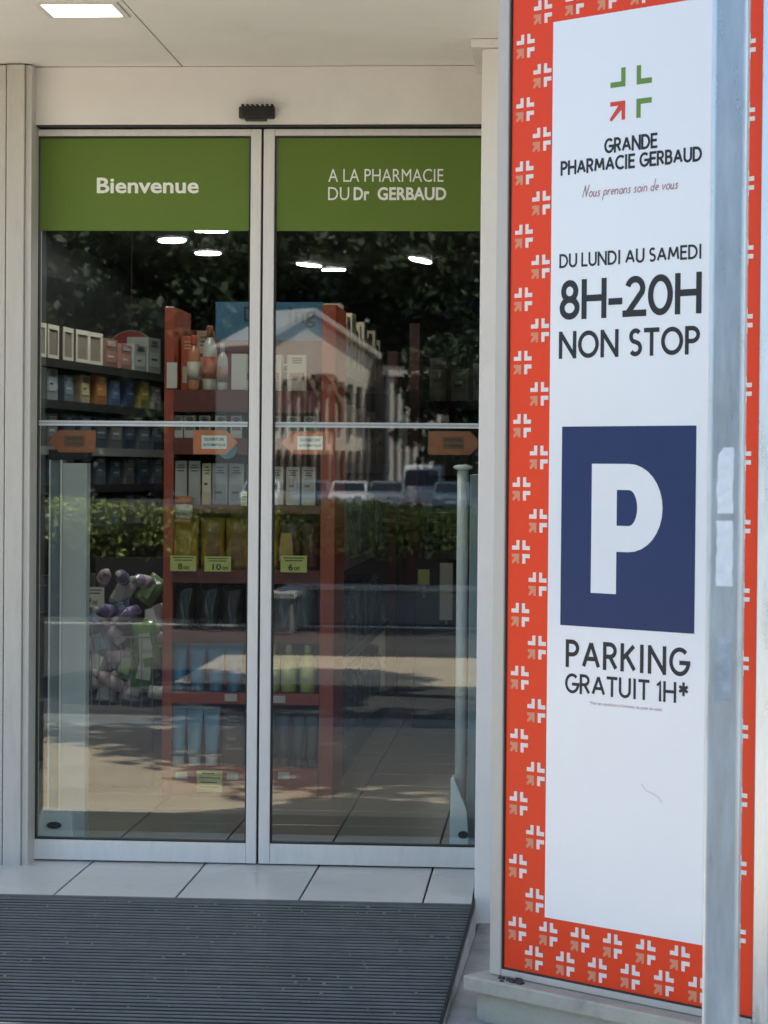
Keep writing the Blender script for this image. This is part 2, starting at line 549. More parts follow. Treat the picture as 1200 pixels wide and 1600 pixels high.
# ================================================================== SETTING
# ground: one sheet that falls away gently behind the camera
ys = [60, -1.4, -18, -40, -80, -400]
zs = [-.26, -.26, -.26, -.40, -.78, -.78]
mb = MB()
vs = []
for y_, z_ in zip(ys, zs): vs += [(-400, y_, z_), (400, y_, z_)]
mb.add(vs, [(2 * i, 2 * i + 1, 2 * i + 3, 2 * i + 2) for i in range(len(ys) - 1)])
tag(link('ground', mb.mesh('ground', M['asphalt'])), kind='structure')
# sunny pavement in front of the shop, with its kerb
tag(link('pavement', bx(-14, 8, -4.72, -1.86, -.256, -.122).mesh('pavement', M['paving'])), kind='structure')
tag(link('kerb', bx(-14, 8, -4.88, -4.722, -.256, -.118).mesh('kerb', M['kerb'], bevel=.012)), kind='structure')
tag(link('pavement_edging', bx(-14, 8, -1.858, -1.682, -.256, -.120).mesh('edging', M['kerb'], bevel=.006)), kind='structure')
tag(link('parking_strip', bx(-14, 8, -6.45, -4.882, -.2555, -.240).mesh('parking_strip', M['concrete'])), kind='structure')
tag(link('road_marking', bx(-14, 8, -14.62, -14.50, -.259, -.252).mesh('road_marking', M['road_paint'])), kind='structure')
tag(link('sunlit_band', bx(-2.5, 8, -11.0, -8.6, -.2595, -.245).mesh('sunlit_band', M['paving'])), kind='structure')  # pale strip stands in for sunlit ground, cut short where tree shade falls

# shop floor: slab in two levels, tiles laid one by one
floor = link('floor', MB().box(-3.2, -.2015, -.575, .0555, -.20, -.008).box(-3.2, 2.8, .056, 14.0, -.20, -.008).mesh('floor', M['grout']))
tag(floor, kind='structure')
tile_me = {}


def lay_tile(x0, x1, y0, y1, key):
    w_, d_ = round(x1 - x0, 4), round(y1 - y0, 4)
    k = (key, w_, d_)
    if k not in tile_me:
        g = .0028
        tile_me[k] = bx(-w_ / 2 + g, w_ / 2 - g, -d_ / 2 + g, d_ / 2 - g, -.007, 0).mesh('tile', M[key], bevel=.0015, segs=1)
    o = link('tile', tile_me[k], floor)
    o.location = ((x0 + x1) / 2, (y0 + y1) / 2, random.uniform(-.0006, .0006))
    o.rotation_euler = (random.uniform(-.001, .001), random.uniform(-.001, .001), 0)


for i in range(-6, 1):
    x0 = -.338 + .3405 * i
    if x0 < -2.6: continue
    lay_tile(x0, x0 + .3405 if i < 0 else -.203, -.573, -.108, 'tile')
    lay_tile(x0, x0 + .3405 if i < 0 else -.203, -.108, .055, 'tile')
for j in range(12):
    for i in range(-5, 1):
        x0 = -.338 + .3405 * i
        lay_tile(x0, x0 + .3405, .125 + .3405 * j, .125 + .3405 * (j + 1), 'tile_in')
rest = bx(-3.2, 2.8, .125 + .3405 * 12, 14.0, -.0079, -.001).mesh('floor_covering', M['tile_in'])
link('floor_covering', rest, floor)
# bottom door track in the floor
part('door_track', bx(-2.4, 1.0, .058, .122, -.0078, .004), M['gasket'], floor)

# ramp under the mat
mb = MB()
prof = [(-.577, -.004), (-1.68, -.097), (-1.68, -.256), (-.577, -.256)]
xa, xb, xc = -2.6, -.192, -.238
mb.add([(xa, -.577, -.006), (xb, -.577, -.006), (xc, -1.68, -.1055), (xa, -1.68, -.1055),
        (xa, -.577, -.256), (xb, -.577, -.256), (xc, -1.68, -.256), (xa, -1.68, -.256)],
       [(0, 1, 2, 3), (4, 7, 6, 5), (0, 4, 5, 1), (1, 5, 6, 2), (2, 6, 7, 3), (3, 7, 4, 0)])
tag(link('ramp', mb.mesh('ramp', M['concrete'])), kind='structure')
# concrete apron beside the ramp, under pilaster and sign
mb = MB()
poly = [(-.188, -.40), (-.234, -1.56), (-.20, -1.60), (2.2, -1.60), (2.2, -.40)]
mb.add([(x, y, -.256) for x, y in poly] + [(x, y, z) for (x, y), z in zip(poly, (-.072, -.104, -.105, -.105, -.072))],
       [(4, 3, 2, 1, 0), (5, 6, 7, 8, 9)] + [(i, (i + 1) % 5, 5 + (i + 1) % 5, 5 + i) for i in range(5)])
tag(link('apron', mb.mesh('apron', M['concrete'], bevel=.006)), kind='structure')

# shop walls, inner ceiling
tag(link('wall_right', MB().box(-.100, 5.0, -.43, -.10, -.25, 2.355).mesh('wall', M['cream'])), kind='structure')
tag(link('wall_left', MB().box(-6.0, -1.66, -.075, .12, -.25, 2.355).mesh('wall', M['cream'])), kind='structure')
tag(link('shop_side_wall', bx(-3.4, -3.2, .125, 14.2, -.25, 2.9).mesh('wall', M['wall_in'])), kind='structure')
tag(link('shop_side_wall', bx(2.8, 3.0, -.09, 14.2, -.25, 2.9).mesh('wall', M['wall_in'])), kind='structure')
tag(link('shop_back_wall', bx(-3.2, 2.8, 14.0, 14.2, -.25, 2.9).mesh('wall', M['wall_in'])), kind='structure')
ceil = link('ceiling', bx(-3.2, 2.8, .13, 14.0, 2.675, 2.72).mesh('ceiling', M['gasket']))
tag(ceil, kind='structure')
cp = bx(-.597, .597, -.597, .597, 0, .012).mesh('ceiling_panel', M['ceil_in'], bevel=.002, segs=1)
for j in range(11):
    for i in range(5):
        o = link('ceiling_panel', cp, ceil)
        o.location = (-2.6 + 1.2 * i, .75 + 1.2 * j, 2.66)
tag(link('lintel_wall', bx(-3.4, 3.0, .135, .30, 2.375, 2.9).mesh('wall', M['wall_in'])), kind='structure')
tag(link('roof', bx(-7, 7, -.9, 14.4, 2.905, 3.0).mesh('roof', M['concrete'])), kind='structure')

# ------------------------------------------------------------------ canopy
canopy = thing('canopy', 'flat cream canopy ceiling of wide panels above the shop entrance', 'canopy', (0, -.7, 2.37))
for i, (x0, x1) in enumerate(((-6.0, -3.5), (-3.5, -2.3), (-2.3, -1.1), (-1.1, .7), (.7, 2.5), (2.5, 6.0))):
    a, b = x0 + .002, x1 - .002
    if i == 2:      # panel with the opening for the recessed light
        m_ = MB()
        m_.box(a, -1.335, -1.20, .10, 2.37, 2.382).box(-1.105 + .0015, b, -1.20, .10, 2.37, 2.382) if False else None
        m_.box(a, -1.335, -1.20, .10, 2.37, 2.382)
        m_.box(-1.335, b, -1.20, -1.0, 2.37, 2.382)
        m_.box(-1.335, b, -.80, .10, 2.37, 2.382)
        m_.box(-1.115, b, -1.0, -.80, 2.37, 2.382)
        part('ceiling_panel', m_, M['soffit'], canopy)
    else:
        part('ceiling_panel', bx(a, b, -1.20, .10, 2.37, 2.382), M['soffit'], canopy, bevel=.0015, segs=1)
part('canopy_core', bx(-6, 6, -1.20, .11, 2.44, 2.86), M['gasket'], canopy)
part('fascia', bx(-6, 6, -1.235, -1.2015, 2.35, 2.90), M['cream'], canopy, bevel=.004)
dl = thing('ceiling_light', 'lit square recessed light in the canopy ceiling above the left door', 'ceiling light', (-1.225, -.9, 2.37))
part('frame', MB().box(-1.333, -1.317, -.998, -.802, 2.366, 2.40).box(-1.133, -1.117, -.998, -.802, 2.366, 2.40)
     .box(-1.317, -1.133, -.998, -.982, 2.366, 2.40).box(-1.317, -1.133, -.818, -.802, 2.366, 2.40), M['alu'], dl)
part('diffuser', bx(-1.3165, -1.1335, -.9815, -.8185, 2.374, 2.384), M['canopy_lamp'], dl)

# ------------------------------------------------------------------ entrance frame
hd = thing('door_header', 'plain cream casing above the glass sliding doors', 'door header', (-.8, .04, 2.198))
part('casing', bx(-1.56, .6, -.035, .13, 2.198, 2.369), M['cream'], hd, bevel=.002)
part('shadow_joint', bx(-1.56, .6, -.031, .13, 2.1935, 2.1978), M['gasket'], hd)
jb = thing('door_jamb', 'cream aluminium door jamb at the left edge of the entrance', 'door jamb', (-1.58, -.05, -.02))
part('jamb_profile', bx(-1.609, -1.556, -.102, .06, -.012, 2.366), M['jamb'], jb, bevel=.003)
part('inner_profile', bx(-1.5555, -1.536, -.09, .06, -.006, 2.366), M['jamb'], jb, bevel=.002)
part('outer_profile', bx(-1.668, -1.612, -.096, .06, -.012, 2.366), M['jamb'], jb, bevel=.003)
part('foot_seal', bx(-1.64, -1.53, -.104, -.08, -.0125, -.004), M['gasket'], jb)
pl = thing('pilaster', 'narrow cream pilaster between the right door and the tall sign', 'pilaster', (-.15, -.4, -.07))
part('shaft', bx(-.2, -.102, -.45, .05, -.09, 2.346), M['cream'], pl, bevel=.004)
part('capital', bx(-.230, -.102, -.468, .05, 2.3465, 2.369), M['cream'], pl, bevel=.003)
# wall above apron between pilaster and sign is wall_right

# ------------------------------------------------------------------ sliding doors
def sliding_door(label, x0, x1, y, stile_left, stile_right):
    d = thing('sliding_door', label, 'glass door', ((x0 + x1) / 2, y, 0))
    yb = y + .045
    part('stile', bx(x0, x0 + stile_left, y, yb, .004, 2.190), M['alu'], d, bevel=.002)
    part('stile', bx(x1 - stile_right, x1, y, yb, .004, 2.190), M['alu'], d, bevel=.002)
    a, b = x0 + stile_left + .0003, x1 - stile_right - .0003
    part('bottom_rail', bx(a, b, y + .001, yb - .001, .004, .064), M['alu'], d, bevel=.002)
    part('top_rail', bx(a, b, y + .001, yb - .001, 2.170, 2.190), M['alu'], d, bevel=.002)
    gm = MB()
    for q in ((a, b, .0645, .0685), (a, b, 2.1655, 2.1695)): gm.box(q[0], q[1], y + .006, y + .034, q[2], q[3])
    gm.box(a, a + .004, y + .0062, y + .0338, .0686, 2.1654).box(b - .004, b, y + .0062, y + .0338, .0686, 2.1654)
    part('gasket', gm, M['gasket'], d)
    part('glass_pane', bx(a + .001, b - .001, y + .014, y + .022, .066, 2.168), M['glass'], d)
    return d, a, b


YD = 0.0
d1, a1, b1 = sliding_door('left sliding glass door with a green welcome band across its top', -1.60, -.866, YD, .062, .031)
d2, a2, b2 = sliding_door('right sliding glass door with a two line green band, next to the pilaster', -.859, -.11, YD, .033, .045)
o = part('seal_brush', bx(-.8655, -.8595, .012, .04, .006, 2.188), M['gasket'], d1)


def door_vinyl(d, a, b):
    g = part('green_film', bx(a + .006, b - .006, YD + .0120, YD + .0138, 1.889, 2.164), M['film'], d)
    s = MB().box(a + .005, b - .005, YD + .0124, YD + .0138, 1.3165, 1.3215).box(a + .005, b - .005, YD + .0124, YD + .0138, 1.3060, 1.3115)
    s2 = bx(a + .005, b - .005, YD + .0132, YD + .0139, 1.3116, 1.3164)
    st = part('safety_strip', s, M['strip_line'], d)
    part('strip_film', s2, M['strip'], st)
    return g


g1 = door_vinyl(d1, a1, b1)
g2 = door_vinyl(d2, a2, b2)


def off(o):
    p = wpos(o)
    return p.x, p.y, p.z


def ftext(name, text, x0, x1, z0, z1, y, m, parent, bold=0.0):
    p = wpos(parent)
    return font_text(name, text, x0 - p.x, x1 - p.x, z0 - p.z, z1 - p.z, y - p.y, m, parent, bold)


ftext('lettering', 'Bienvenue', -1.361, -1.054, 2.000, 2.047, YD + .0112, M['vinyl_white'], g1, .022)
ftext('lettering', 'A LA PHARMACIE', -.667, -.325, 2.034, 2.073, YD + .0112, M['vinyl_white'], g2)
ftext('lettering', 'DU', -.667, -.604, 1.980, 2.019, YD + .0112, M['vinyl_white'], g2)
ftext('lettering', 'Dr', -.591, -.544, 1.980, 2.019, YD + .0112, M['vinyl_white'], g2, .028)
ftext('lettering', 'GERBAUD', -.520, -.316, 1.980, 2.019, YD + .0112, M['vinyl_white'], g2, .028)


def arrow_sticker(d, x0, x1, z0, z1, left, light, label):
    zc = (z0 + z1) / 2
    h = .035
    if left:
        poly = [(x0, zc), (x0 + h, z0), (x1, z0), (x1, z1), (x0 + h, z1)]
    else:
        poly = [(x1, zc), (x1 - h, z1), (x0, z1), (x0, z0), (x1 - h, z0)]
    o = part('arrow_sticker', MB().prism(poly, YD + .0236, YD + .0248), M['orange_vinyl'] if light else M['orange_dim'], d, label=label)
    c = (x0 + x1) / 2 + (.008 if left else -.004)
    wl = .076 if light else .062
    if light:
        part('sticker_label', bx(c - wl / 2, c + wl / 2, YD + .0230, YD + .0235, zc - .020, zc + .020), M['tag_white'], o)
    else:
        part('sticker_label', bx(c - wl / 2, c + wl / 2, YD + .0230, YD + .0235, zc - .018, zc + .018), cmat((.14, .06, .03)), o)
    ink = M['dark_ink'] if light else cmat((.02, .02, .02))
    ftext('sticker_lettering', 'OUVERTURE', c - wl * .40, c + wl * .40, zc + .004, zc + .013, YD + .0226, ink, o, .02)
    ftext('sticker_lettering', 'AUTOMATIQUE', c - wl * .44, c + wl * .44, zc - .013, zc - .004, YD + .0226, ink, o, .02)


arrow_sticker(d1, -1.507, -1.362, 1.226, 1.293, True, False, 'orange arrow sticker pointing left with a dark label')
arrow_sticker(d1, -1.067, -.933, 1.224, 1.296, False, True, 'orange arrow sticker pointing right with a pale label')
arrow_sticker(d2, -.802, -.646, 1.226, 1.294, True, True, 'orange arrow sticker pointing left with a pale label')
arrow_sticker(d2, -.364, -.205, 1.228, 1.298, False, False, 'orange arrow sticker by the pilaster with a dark label')

# door sensor
ds = thing('door_sensor', 'small black motion sensor on the casing above the door joint', 'sensor', (-.873, -.035, 2.226))
part('housing', MB().loft([[(-.9245, -.0355, 2.212), (-.8215, -.0355, 2.212), (-.8215, -.0355, 2.246), (-.9245, -.0355, 2.246)],
                           [(-.927, -.062, 2.212), (-.819, -.062, 2.212), (-.819, -.062, 2.249), (-.927, -.062, 2.249)],
                           [(-.912, -.082, 2.210), (-.834, -.082, 2.210), (-.834, -.074, 2.243), (-.912, -.074, 2.243)]]), M['sensor'], ds, bevel=.005)
part('lens', bx(-.905, -.841, -.0835, -.06, 2.2025, 2.2098), M['gasket'], ds, bevel=.002)
rb = MB()
for k in range(7): rb.box(-.918 + k * .0145, -.911 + k * .0145, -.07, -.042, 2.2495, 2.2525)
part('cooling_rib', rb, M['sensor'], ds)

# ------------------------------------------------------------------ entrance mat on the ramp
ml = thing('entrance_mat', 'ribbed grey blue entrance mat on the ramp in front of the doors', 'mat', (-1.2, -1.1, -.05))
SL = .09


def zr(y): return .09 * (y + .577)


def right_x(y): return -.197 + (y + .58) / (1.68 - .58) * .046


mb = MB()
mb.add([(-2.55, -.583, -.003), (right_x(-.583), -.583, -.003), (right_x(-1.668), -1.668, zr(-1.668) - .003), (-2.55, -1.668, zr(-1.668) - .003),
        (-2.55, -.583, -.0055), (right_x(-.583), -.583, -.0055), (right_x(-1.668), -1.668, zr(-1.668) - .0055), (-2.55, -1.668, zr(-1.668) - .0055)],
       [(0, 1, 2, 3), (4, 7, 6, 5), (0, 4, 5, 1), (1, 5, 6, 2), (2, 6, 7, 3), (3, 7, 4, 0)])
part('mat_base', mb, M['mat_base'], ml)
mb = MB()
pitch = .0262
y_ = -.604
while y_ > -1.655:
    for (xs, xe) in ((-2.545, right_x(y_) - .006),):
        n = 12
        rings = []
        ph = random.random() * 9
        wv = random.uniform(.0038, .0047)
        hz = random.uniform(.0002, .0011)
        for k in range(n + 1):
            x = xs + (xe - xs) * k / n
            dy = .0012 * math.sin(ph + k * 1.3)
            yc = y_ + dy
            zt = zr(yc)
            rings.append([(x, yc - wv, zt - .0028), (x, yc + wv, zt - .0028), (x, yc + wv * .7, zt + hz), (x, yc - wv * .7, zt + hz)])
        mb.loft(rings)
    y_ -= pitch
rb = part('mat_rib', mb, M['mat_rib'], ml)
rb['kind'] = 'stuff'
ed = MB()
ed.add([(right_x(-.583) - .004, -.583, -.003), (right_x(-.583) + .002, -.583, -.003), (right_x(-1.668) + .002, -1.668, zr(-1.668) - .003), (right_x(-1.668) - .004, -1.668, zr(-1.668) - .003),
        (right_x(-.583) - .004, -.583, .007), (right_x(-.583) + .002, -.583, .007), (right_x(-1.668) + .002, -1.668, zr(-1.668) + .007), (right_x(-1.668) - .004, -1.668, zr(-1.668) + .007)],
       [(0, 3, 2, 1), (4, 5, 6, 7), (0, 1, 5, 4), (1, 2, 6, 5), (2, 3, 7, 6), (3, 0, 4, 7)])
part('edge_trim', ed, M['mat_base'], ml)
part('edge_trim', bx(-2.55, right_x(-.583), -.592, -.578, -.0045, .0035), M['mat_rib'], ml)

gr = MB()
rg = random.Random(21)
for k in range(150):
    y_ = -.60 - 1.0 * rg.random() ** 1.4
    x_ = rg.uniform(-1.6, right_x(y_) - .03)
    q_ = rg.uniform(.0012, .0042)
    z_ = zr(y_) + .0012
    a_ = rg.uniform(0, 3)
    ring = [(x_ + q_ * (1 + .5 * (i % 2)) * math.cos(a_ + i * PI / 3), y_ + q_ * .7 * math.sin(a_ + i * PI / 3)) for i in range(6)]
    gr.loft([[(px, py, z_ - .002) for px, py in ring], [(x_ + (px - x_) * .7, y_ + (py - y_) * .7, z_ + q_ * .5) for px, py in ring]])
tag(part('grit', gr, cmat((.20, .175, .13), .9, .3, 40), ml), kind='stuff')

# ------------------------------------------------------------------ tall sign (local frame: x along the face, -y outward)
sg = thing('pillar_sign', 'tall red and white pharmacy sign with parking notice beside the entrance', 'sign', (-.094, -1.492, 0), R(-40))
ZB, ZT = .004, 2.352
part('body', bx(-.038, .738, .012, .17, ZB + .002, ZT - .002), M['sign_frame'], sg, local=True)
part('frame_profile', bx(-.042, -.0075, -.010, .175, ZB, ZT), M['sign_frame'], sg, local=True, bevel=.003)
part('frame_profile', bx(.7005, .742, -.010, .175, ZB, ZT), M['galv'], sg, local=True, bevel=.003)
part('frame_profile', bx(-.0072, .7002, -.009, .06, ZB, .0205), M['sign_frame'], sg, local=True, bevel=.003)
part('frame_profile', bx(-.0072, .7002, -.009, .06, ZT - .02, ZT), M['sign_frame'], sg, local=True, bevel=.003)
part('gasket', MB().box(-.0072, -.0032, -.006, .006, .0208, ZT - .0202).box(-.0030, .6998, -.006, .006, .0208, .0245), M['gasket'], sg, local=True)
part('print_panel', bx(-.003, .6985, -.002, .011, .0248, ZT - .0205), M['sign_red'], sg, local=True, label='glossy red border print around the white field')
wp = part('white_field', bx(.1200, .5725, -.0032, -.0021, .1585, 2.2045), M['sign_white'], sg, local=True)


def icon(cx, cz, s_, y, gap, arm, th):
    """three corner brackets and a diagonal arrow; returns (brackets, arrow)"""
    q, g, t_ = s_ * arm, s_ * gap, s_ * th
    ml_, ma_ = MB(), MB()
    for sx, sz in ((-1, 1), (1, 1), (1, -1)):
        x, z = cx + sx * g, cz + sz * g
        ml_.add([(x, y, z), (x + sx * q, y, z), (x + sx * q, y, z + sz * t_), (x + sx * t_, y, z + sz * t_), (x + sx * t_, y, z + sz * q), (x, y, z + sz * q)],
                [(0, 1, 2, 3), (0, 3, 4, 5)])
    x, z = cx - g, cz - g
    t_ = t_ * .82
    e = t_ * .58
    ma_.add([(x, y, z), (x - q, y, z), (x - q, y, z - t_), (x - t_ * 1.4 - e, y, z - t_), (x - q, y, z - q + e), (x - q, y, z - q), (x - q + e, y, z - q), (x - t_, y, z - t_ * 1.4 - e), (x - t_, y, z - q), (x, y, z - q)],
            [(0, 1, 2, 3), (0, 3, 7), (0, 7, 8, 9), (3, 4, 5), (3, 5, 6), (3, 6, 7)])
    return ml_, ma_


def flat(name, mb, m, parent, label=None):
    me = bpy.data.meshes.new(name)
    me.from_pydata(mb.v, [], mb.f)
    me.materials.append(m)
    o = link(name, me, parent)
    if label: o['label'] = label
    return o


# border print: one small cross of brackets and arrow, repeated
_bl, _ar = icon(0, 0, .054, 0, .085, .415, .175)
_nb = len(_bl.f)
_bl.add(_ar.v, _ar.f)
cross_me = bpy.data.meshes.new('cross_print')
cross_me.from_pydata(_bl.v, [], _bl.f)
cross_me.materials.append(M['print_white'])
cross_me.materials.append(M['print_peach'])
for k_, p_ in enumerate(cross_me.polygons): p_.material_index = 0 if k_ < _nb else 1
YI = -.0028
SP = .1457
spots = []
for k in range(-1, 16):
    z = 2.160 - SP * k
    z2 = z - SP / 2
    if .09 < z < 2.31: spots.append((.0375, z))
    if .14 < z2 < 2.31: spots.append((.0885, z2))
    if .06 < z < 2.31: spots.append((.601, z))
    if .06 < z2 < 2.31: spots.append((.6515, z2))
for k in range(1, 6):
    spots += [(.0375 + .0935 * k, .121), (.0375 + .0935 * k, 2.305)]
for k in range(0, 6):
    spots.append((.0885 + .0935 * k, .060))
    if k: spots.append((.0885 + .0935 * k, 2.2415))
for u_, z_ in spots:
    link('cross_print', cross_me, sg).location = (u_, YI, z_)
YW = -.0036
ll, la = icon(.346, 2.021, .116, YW, .135, .365, .105)
for q_ in range(3):
    flat('logo_bracket', MB().add(ll.v[6 * q_:6 * q_ + 6], [(0, 1, 2, 3), (0, 3, 4, 5)]), M['print_green'], wp)
flat('logo_arrow', la, M['print_logo_red'], wp, 'red diagonal arrow of the logo')
PG = M['print_grey']
lettering('lettering', 'GRANDE', .272, .421, 1.892, 1.926, .0061, YW, PG, wp, label='small dark words GRANDE')
lettering('lettering', 'PHARMACIE GERBAUD', .146, .542, 1.853, 1.886, .0061, YW, PG, wp, space=.42, label='dark words PHARMACIE GERBAUD')
lettering('lettering', '', .210, .478, 1.798, 1.828, .0025, YW, M['print_mauve'], wp, track=.12, space=.3, slant=.22, asc=1.05,
          keys=['Nh'] + list('ous prenons soin de vous'), label='thin handwritten slogan')
lettering('lettering', 'DU LUNDI AU SAMEDI', .145, .545, 1.643, 1.675, .0053, YW, PG, wp, space=.34, label='dark words DU LUNDI AU SAMEDI')
lettering('lettering', '8H-20H', .147, .545, 1.525, 1.615, .0148, YW, PG, wp, track=.25, label='large dark 8H-20H')
lettering('lettering', 'NON STOP', .146, .542, 1.437, 1.499, .0102, YW, PG, wp, space=.42, label='dark words NON STOP')
lettering('lettering', 'PARKING', .175, .521, .737, .800, .0098, YW, PG, wp, track=.32, label='dark word PARKING')
lettering('lettering', 'GRATUIT 1H*', .174, .523, .678, .7235, .0070, YW, PG, wp, space=.34, label='dark words GRATUIT 1H*')
font_text('lettering', "*Voir les conditions à l'intérieur du point de vente", .246, .450, .6545, .6645, YW, M['print_mauve'], wp, label='tiny footnote line')
pq = flat('parking_square', MB().add([(.158, YW, .8315), (.535, YW, .8315), (.535, YW, 1.283), (.158, YW, 1.283)], [(0, 1, 2, 3)]), M['print_blue'], wp, 'navy blue parking square with a white P')


def letter_P():
    x0, x1, z0, z1 = .2465, .446, .9085, 1.199
    st = .072
    y = YW - .0004
    r_o = arc(.352, 1.101, x1 - .352, .098, 90, -90, 16)
    r_i = arc(.352, 1.101, x1 - .352 - .070, .040, 90, -90, 16)
    mb = MB()
    mb.add([(x0, y, z0), (x0 + st, y, z0), (x0 + st, y, z1), (x0, y, z1)], [(0, 1, 2, 3)])
    o = [(x0 + st, z1)] + r_o + [(x0 + st, 1.003)]
    i = [(x0 + st, 1.141)] + r_i + [(x0 + st, 1.061)]
    vs = []
    for p, q in zip(o, i): vs += [(p[0], y, p[1]), (q[0], y, q[1])]
    mb.add(vs, [(2 * k, 2 * k + 1, 2 * k + 3, 2 * k + 2) for k in range(len(o) - 1)])
    return mb


# the letter sits on the square: third level is taken by the square's own siblings
flat('parking_letter', letter_P(), M['sign_white'], wp, 'bold white capital P')
scr = MB()
stroke(scr, [(.395, .492), (.408, .478), (.425, .474), (.445, .466), (.452, .456)], .0016, YW)
flat('scratch', scr, cmat((.45, .45, .42)), wp)

# ledge below the sign (same local frame)
lg = thing('sign_ledge', 'pale stone ledge and plinth carrying the tall sign', 'ledge', (-.094, -1.492, 0), R(-40))
part('ledge_slab', bx(-.080, .95, -.060, .24, -.034, .003), M['ledge'], lg, local=True, bevel=.005)
part('plinth', bx(-.058, .95, -.036, .22, -.255, -.0345), M['ledge'], lg, local=True, bevel=.004)
cr = MB()
for k in range(26):
    u, v = .055 + random.gauss(0, .022), -.028 + random.gauss(0, .008)
    s_ = random.uniform(.0015, .005)
    cr.box(u - s_ * 1.6, u + s_ * 1.6, v - s_, v + s_, .0031, .0031 + s_ * 1.2)
tag(part('debris', cr, M['dark_ink'], lg, local=True), kind='stuff')

# ------------------------------------------------------------------ steel post in front of the sign
ps = thing('steel_post', 'galvanised square steel post standing in front of the tall sign', 'post', (.272, -3.3, -.25), R(-8))
part('shaft', bx(-.0275, .0275, -.0275, .0275, .0, 3.2), M['galv'], ps, local=True, bevel=.007, segs=3)
part('base_plate', bx(-.08, .08, -.08, .08, -.004, .008), M['galv'], ps, local=True, bevel=.002)


def tape(z0, z1, m, lab):
    n = 9
    L_, R_ = [], []
    for k in range(n + 1):
        z = z0 + (z1 - z0) * k / n
        L_.append((-.0125 + random.uniform(-.0012, .0012) + (.006 * max(0, (k - n + 1.5)) if lab else 0), z))
        R_.append((.0125 + random.uniform(-.0012, .0012), z))
    poly = L_[::-1] + R_
    me = MB().prism(poly, -.0284, -.0277)
    return part('tape_patch', me, m, ps, local=True)


tape(1.368, 1.470, M['foil'], True)['label'] = 'upper torn white tape patch'
tape(1.256, 1.357, M['foil'], False)['label'] = 'lower white tape patch'
tape(1.080, 1.178, M['foil_dull'], False)['label'] = 'worn grey tape residue'

# ================================================================== SHOP INTERIOR
# ---- red gondola end display
du = thing('display_unit', 'red shelf display with a blue header standing inside behind the door joint', 'display shelf', (-1.08, 1.75, 0))
XL, XR, YF = -1.392, -.770, 1.45
part('side_panel', bx(XL, XL + .036, YF + .01, YF + .40, .0, 1.762), M['unit_red'], du, bevel=.002)
part('side_panel', bx(XR - .052, XR, YF, YF + .40, .0, 1.772), M['unit_red'], du, bevel=.002)
part('back_panel', bx(XL + .0365, XR - .0525, YF + .36, YF + .395, .0, 1.70), M['unit_dark'], du)
part('base', bx(XL + .0368, XR - .0528, YF - .015, YF + .355, .0, .105), M['unit_red'], du, bevel=.003)
hp = part('header_panel', bx(-1.21, -.823, YF + .03, YF + .05, 1.645, 1.782), M['header_blue'], du)
ftext('header_lettering', 'D', -1.107, -1.063, 1.712, 1.765, YF + .029, M['dark_ink'], hp, .01)
ftext('header_lettering', 'ing', -.945, -.848, 1.690, 1.765, YF + .029, M['dark_ink'], hp, .01)
SHELF = [(.335, .375), (.555, .598), (.770, .818), (1.022, 1.050), (1.232, 1.290), (1.385, 1.462)]
for zb, zt in SHELF:
    sh = part('shelf', bx(XL + .0368, XR - .0528, YF + .012, YF + .355, zt - .012, zt), M['unit_dark'], du)
    part('shelf_lip', bx(XL + .0368, XR - .0528, YF - .002, YF + .0115, zb, zt), M['unit_red'] if zb < .4 else M['unit_dark'], sh)
part('white_card', bx(-1.382, -1.345, YF + .004, YF + .009, 1.470, 1.562), M['tag_white'], du)
part('white_card', bx(-1.150, -1.095, YF + .02, YF + .024, 1.466, 1.595), M['tag_white'], du)
ZS = {'G': .105, 'F': .375, 'E': .598, 'D': .818, 'C': 1.050, 'B': 1.290, 'A': 1.462}
YP = 1.475

PROTO = {}


def place(key, build, loc, label, cat, group=None, rz=0.0):
    if key not in PROTO:
        o = build()
        PROTO[key] = o
    else:
        o = copy_tree(PROTO[key])
    o.location = (loc[0] + random.uniform(-.002, .002), loc[1] + random.uniform(.0, .007), loc[2])
    o.rotation_euler = (0, 0, rz + random.gauss(0, .045))
    for k_ in ('label', 'category', 'group'):
        if k_ in o: del o[k_]
    tag(o, label, cat, group)
    return o


def b_carton(name, w_, d_, h_, c, lc=None, lz=(.3, .7), cap=None):
    def f():
        o = thing(name, 'x', 'x')
        part('carton', bx(-w_ / 2, w_ / 2, 0, d_, 0, h_), cmat(c, .45), o, local=True, bevel=.0015, segs=1)
        if lc:
            part('label_print', bx(-w_ * .38, w_ * .38, -.0012, -.0002, h_ * lz[0], h_ * lz[1]), cmat(lc, .45), o, local=True)
        ink = MB()
        rq = random.Random(hash((name, round(w_, 3), round(h_, 3), round(c[0], 3))) & 0xffff)
        zz_ = h_ * (.90 if lz[1] < .85 else .22)
        for q_ in range(3):
            ww_ = w_ * rq.uniform(.18, .36)
            ink.box(-ww_, ww_, -.0019, -.0014, zz_ - .0022, zz_ + .0022)
            zz_ -= h_ * rq.uniform(.05, .075)
        zz_ = h_ * (lz[0] + lz[1]) / 2
        ink.box(-w_ * .28, w_ * rq.uniform(.0, .28), -.0019, -.0014, zz_ - h_ * .03, zz_ + h_ * .03)
        lum = sum(c) / 3
        pl_ = part('print_line', ink, cmat(tuple(v * .25 for v in c) if lum > .2 else tuple(min(.6, v * 3 + .12) for v in c), .5), o, local=True)
        pl_['kind'] = 'stuff'
        if cap:
            part('top_flap', bx(-w_ / 2 + .001, w_ / 2 - .001, .001, d_ - .001, h_ + .0003, h_ + .004), cmat(cap, .45), o, local=True)
        return o
    return f


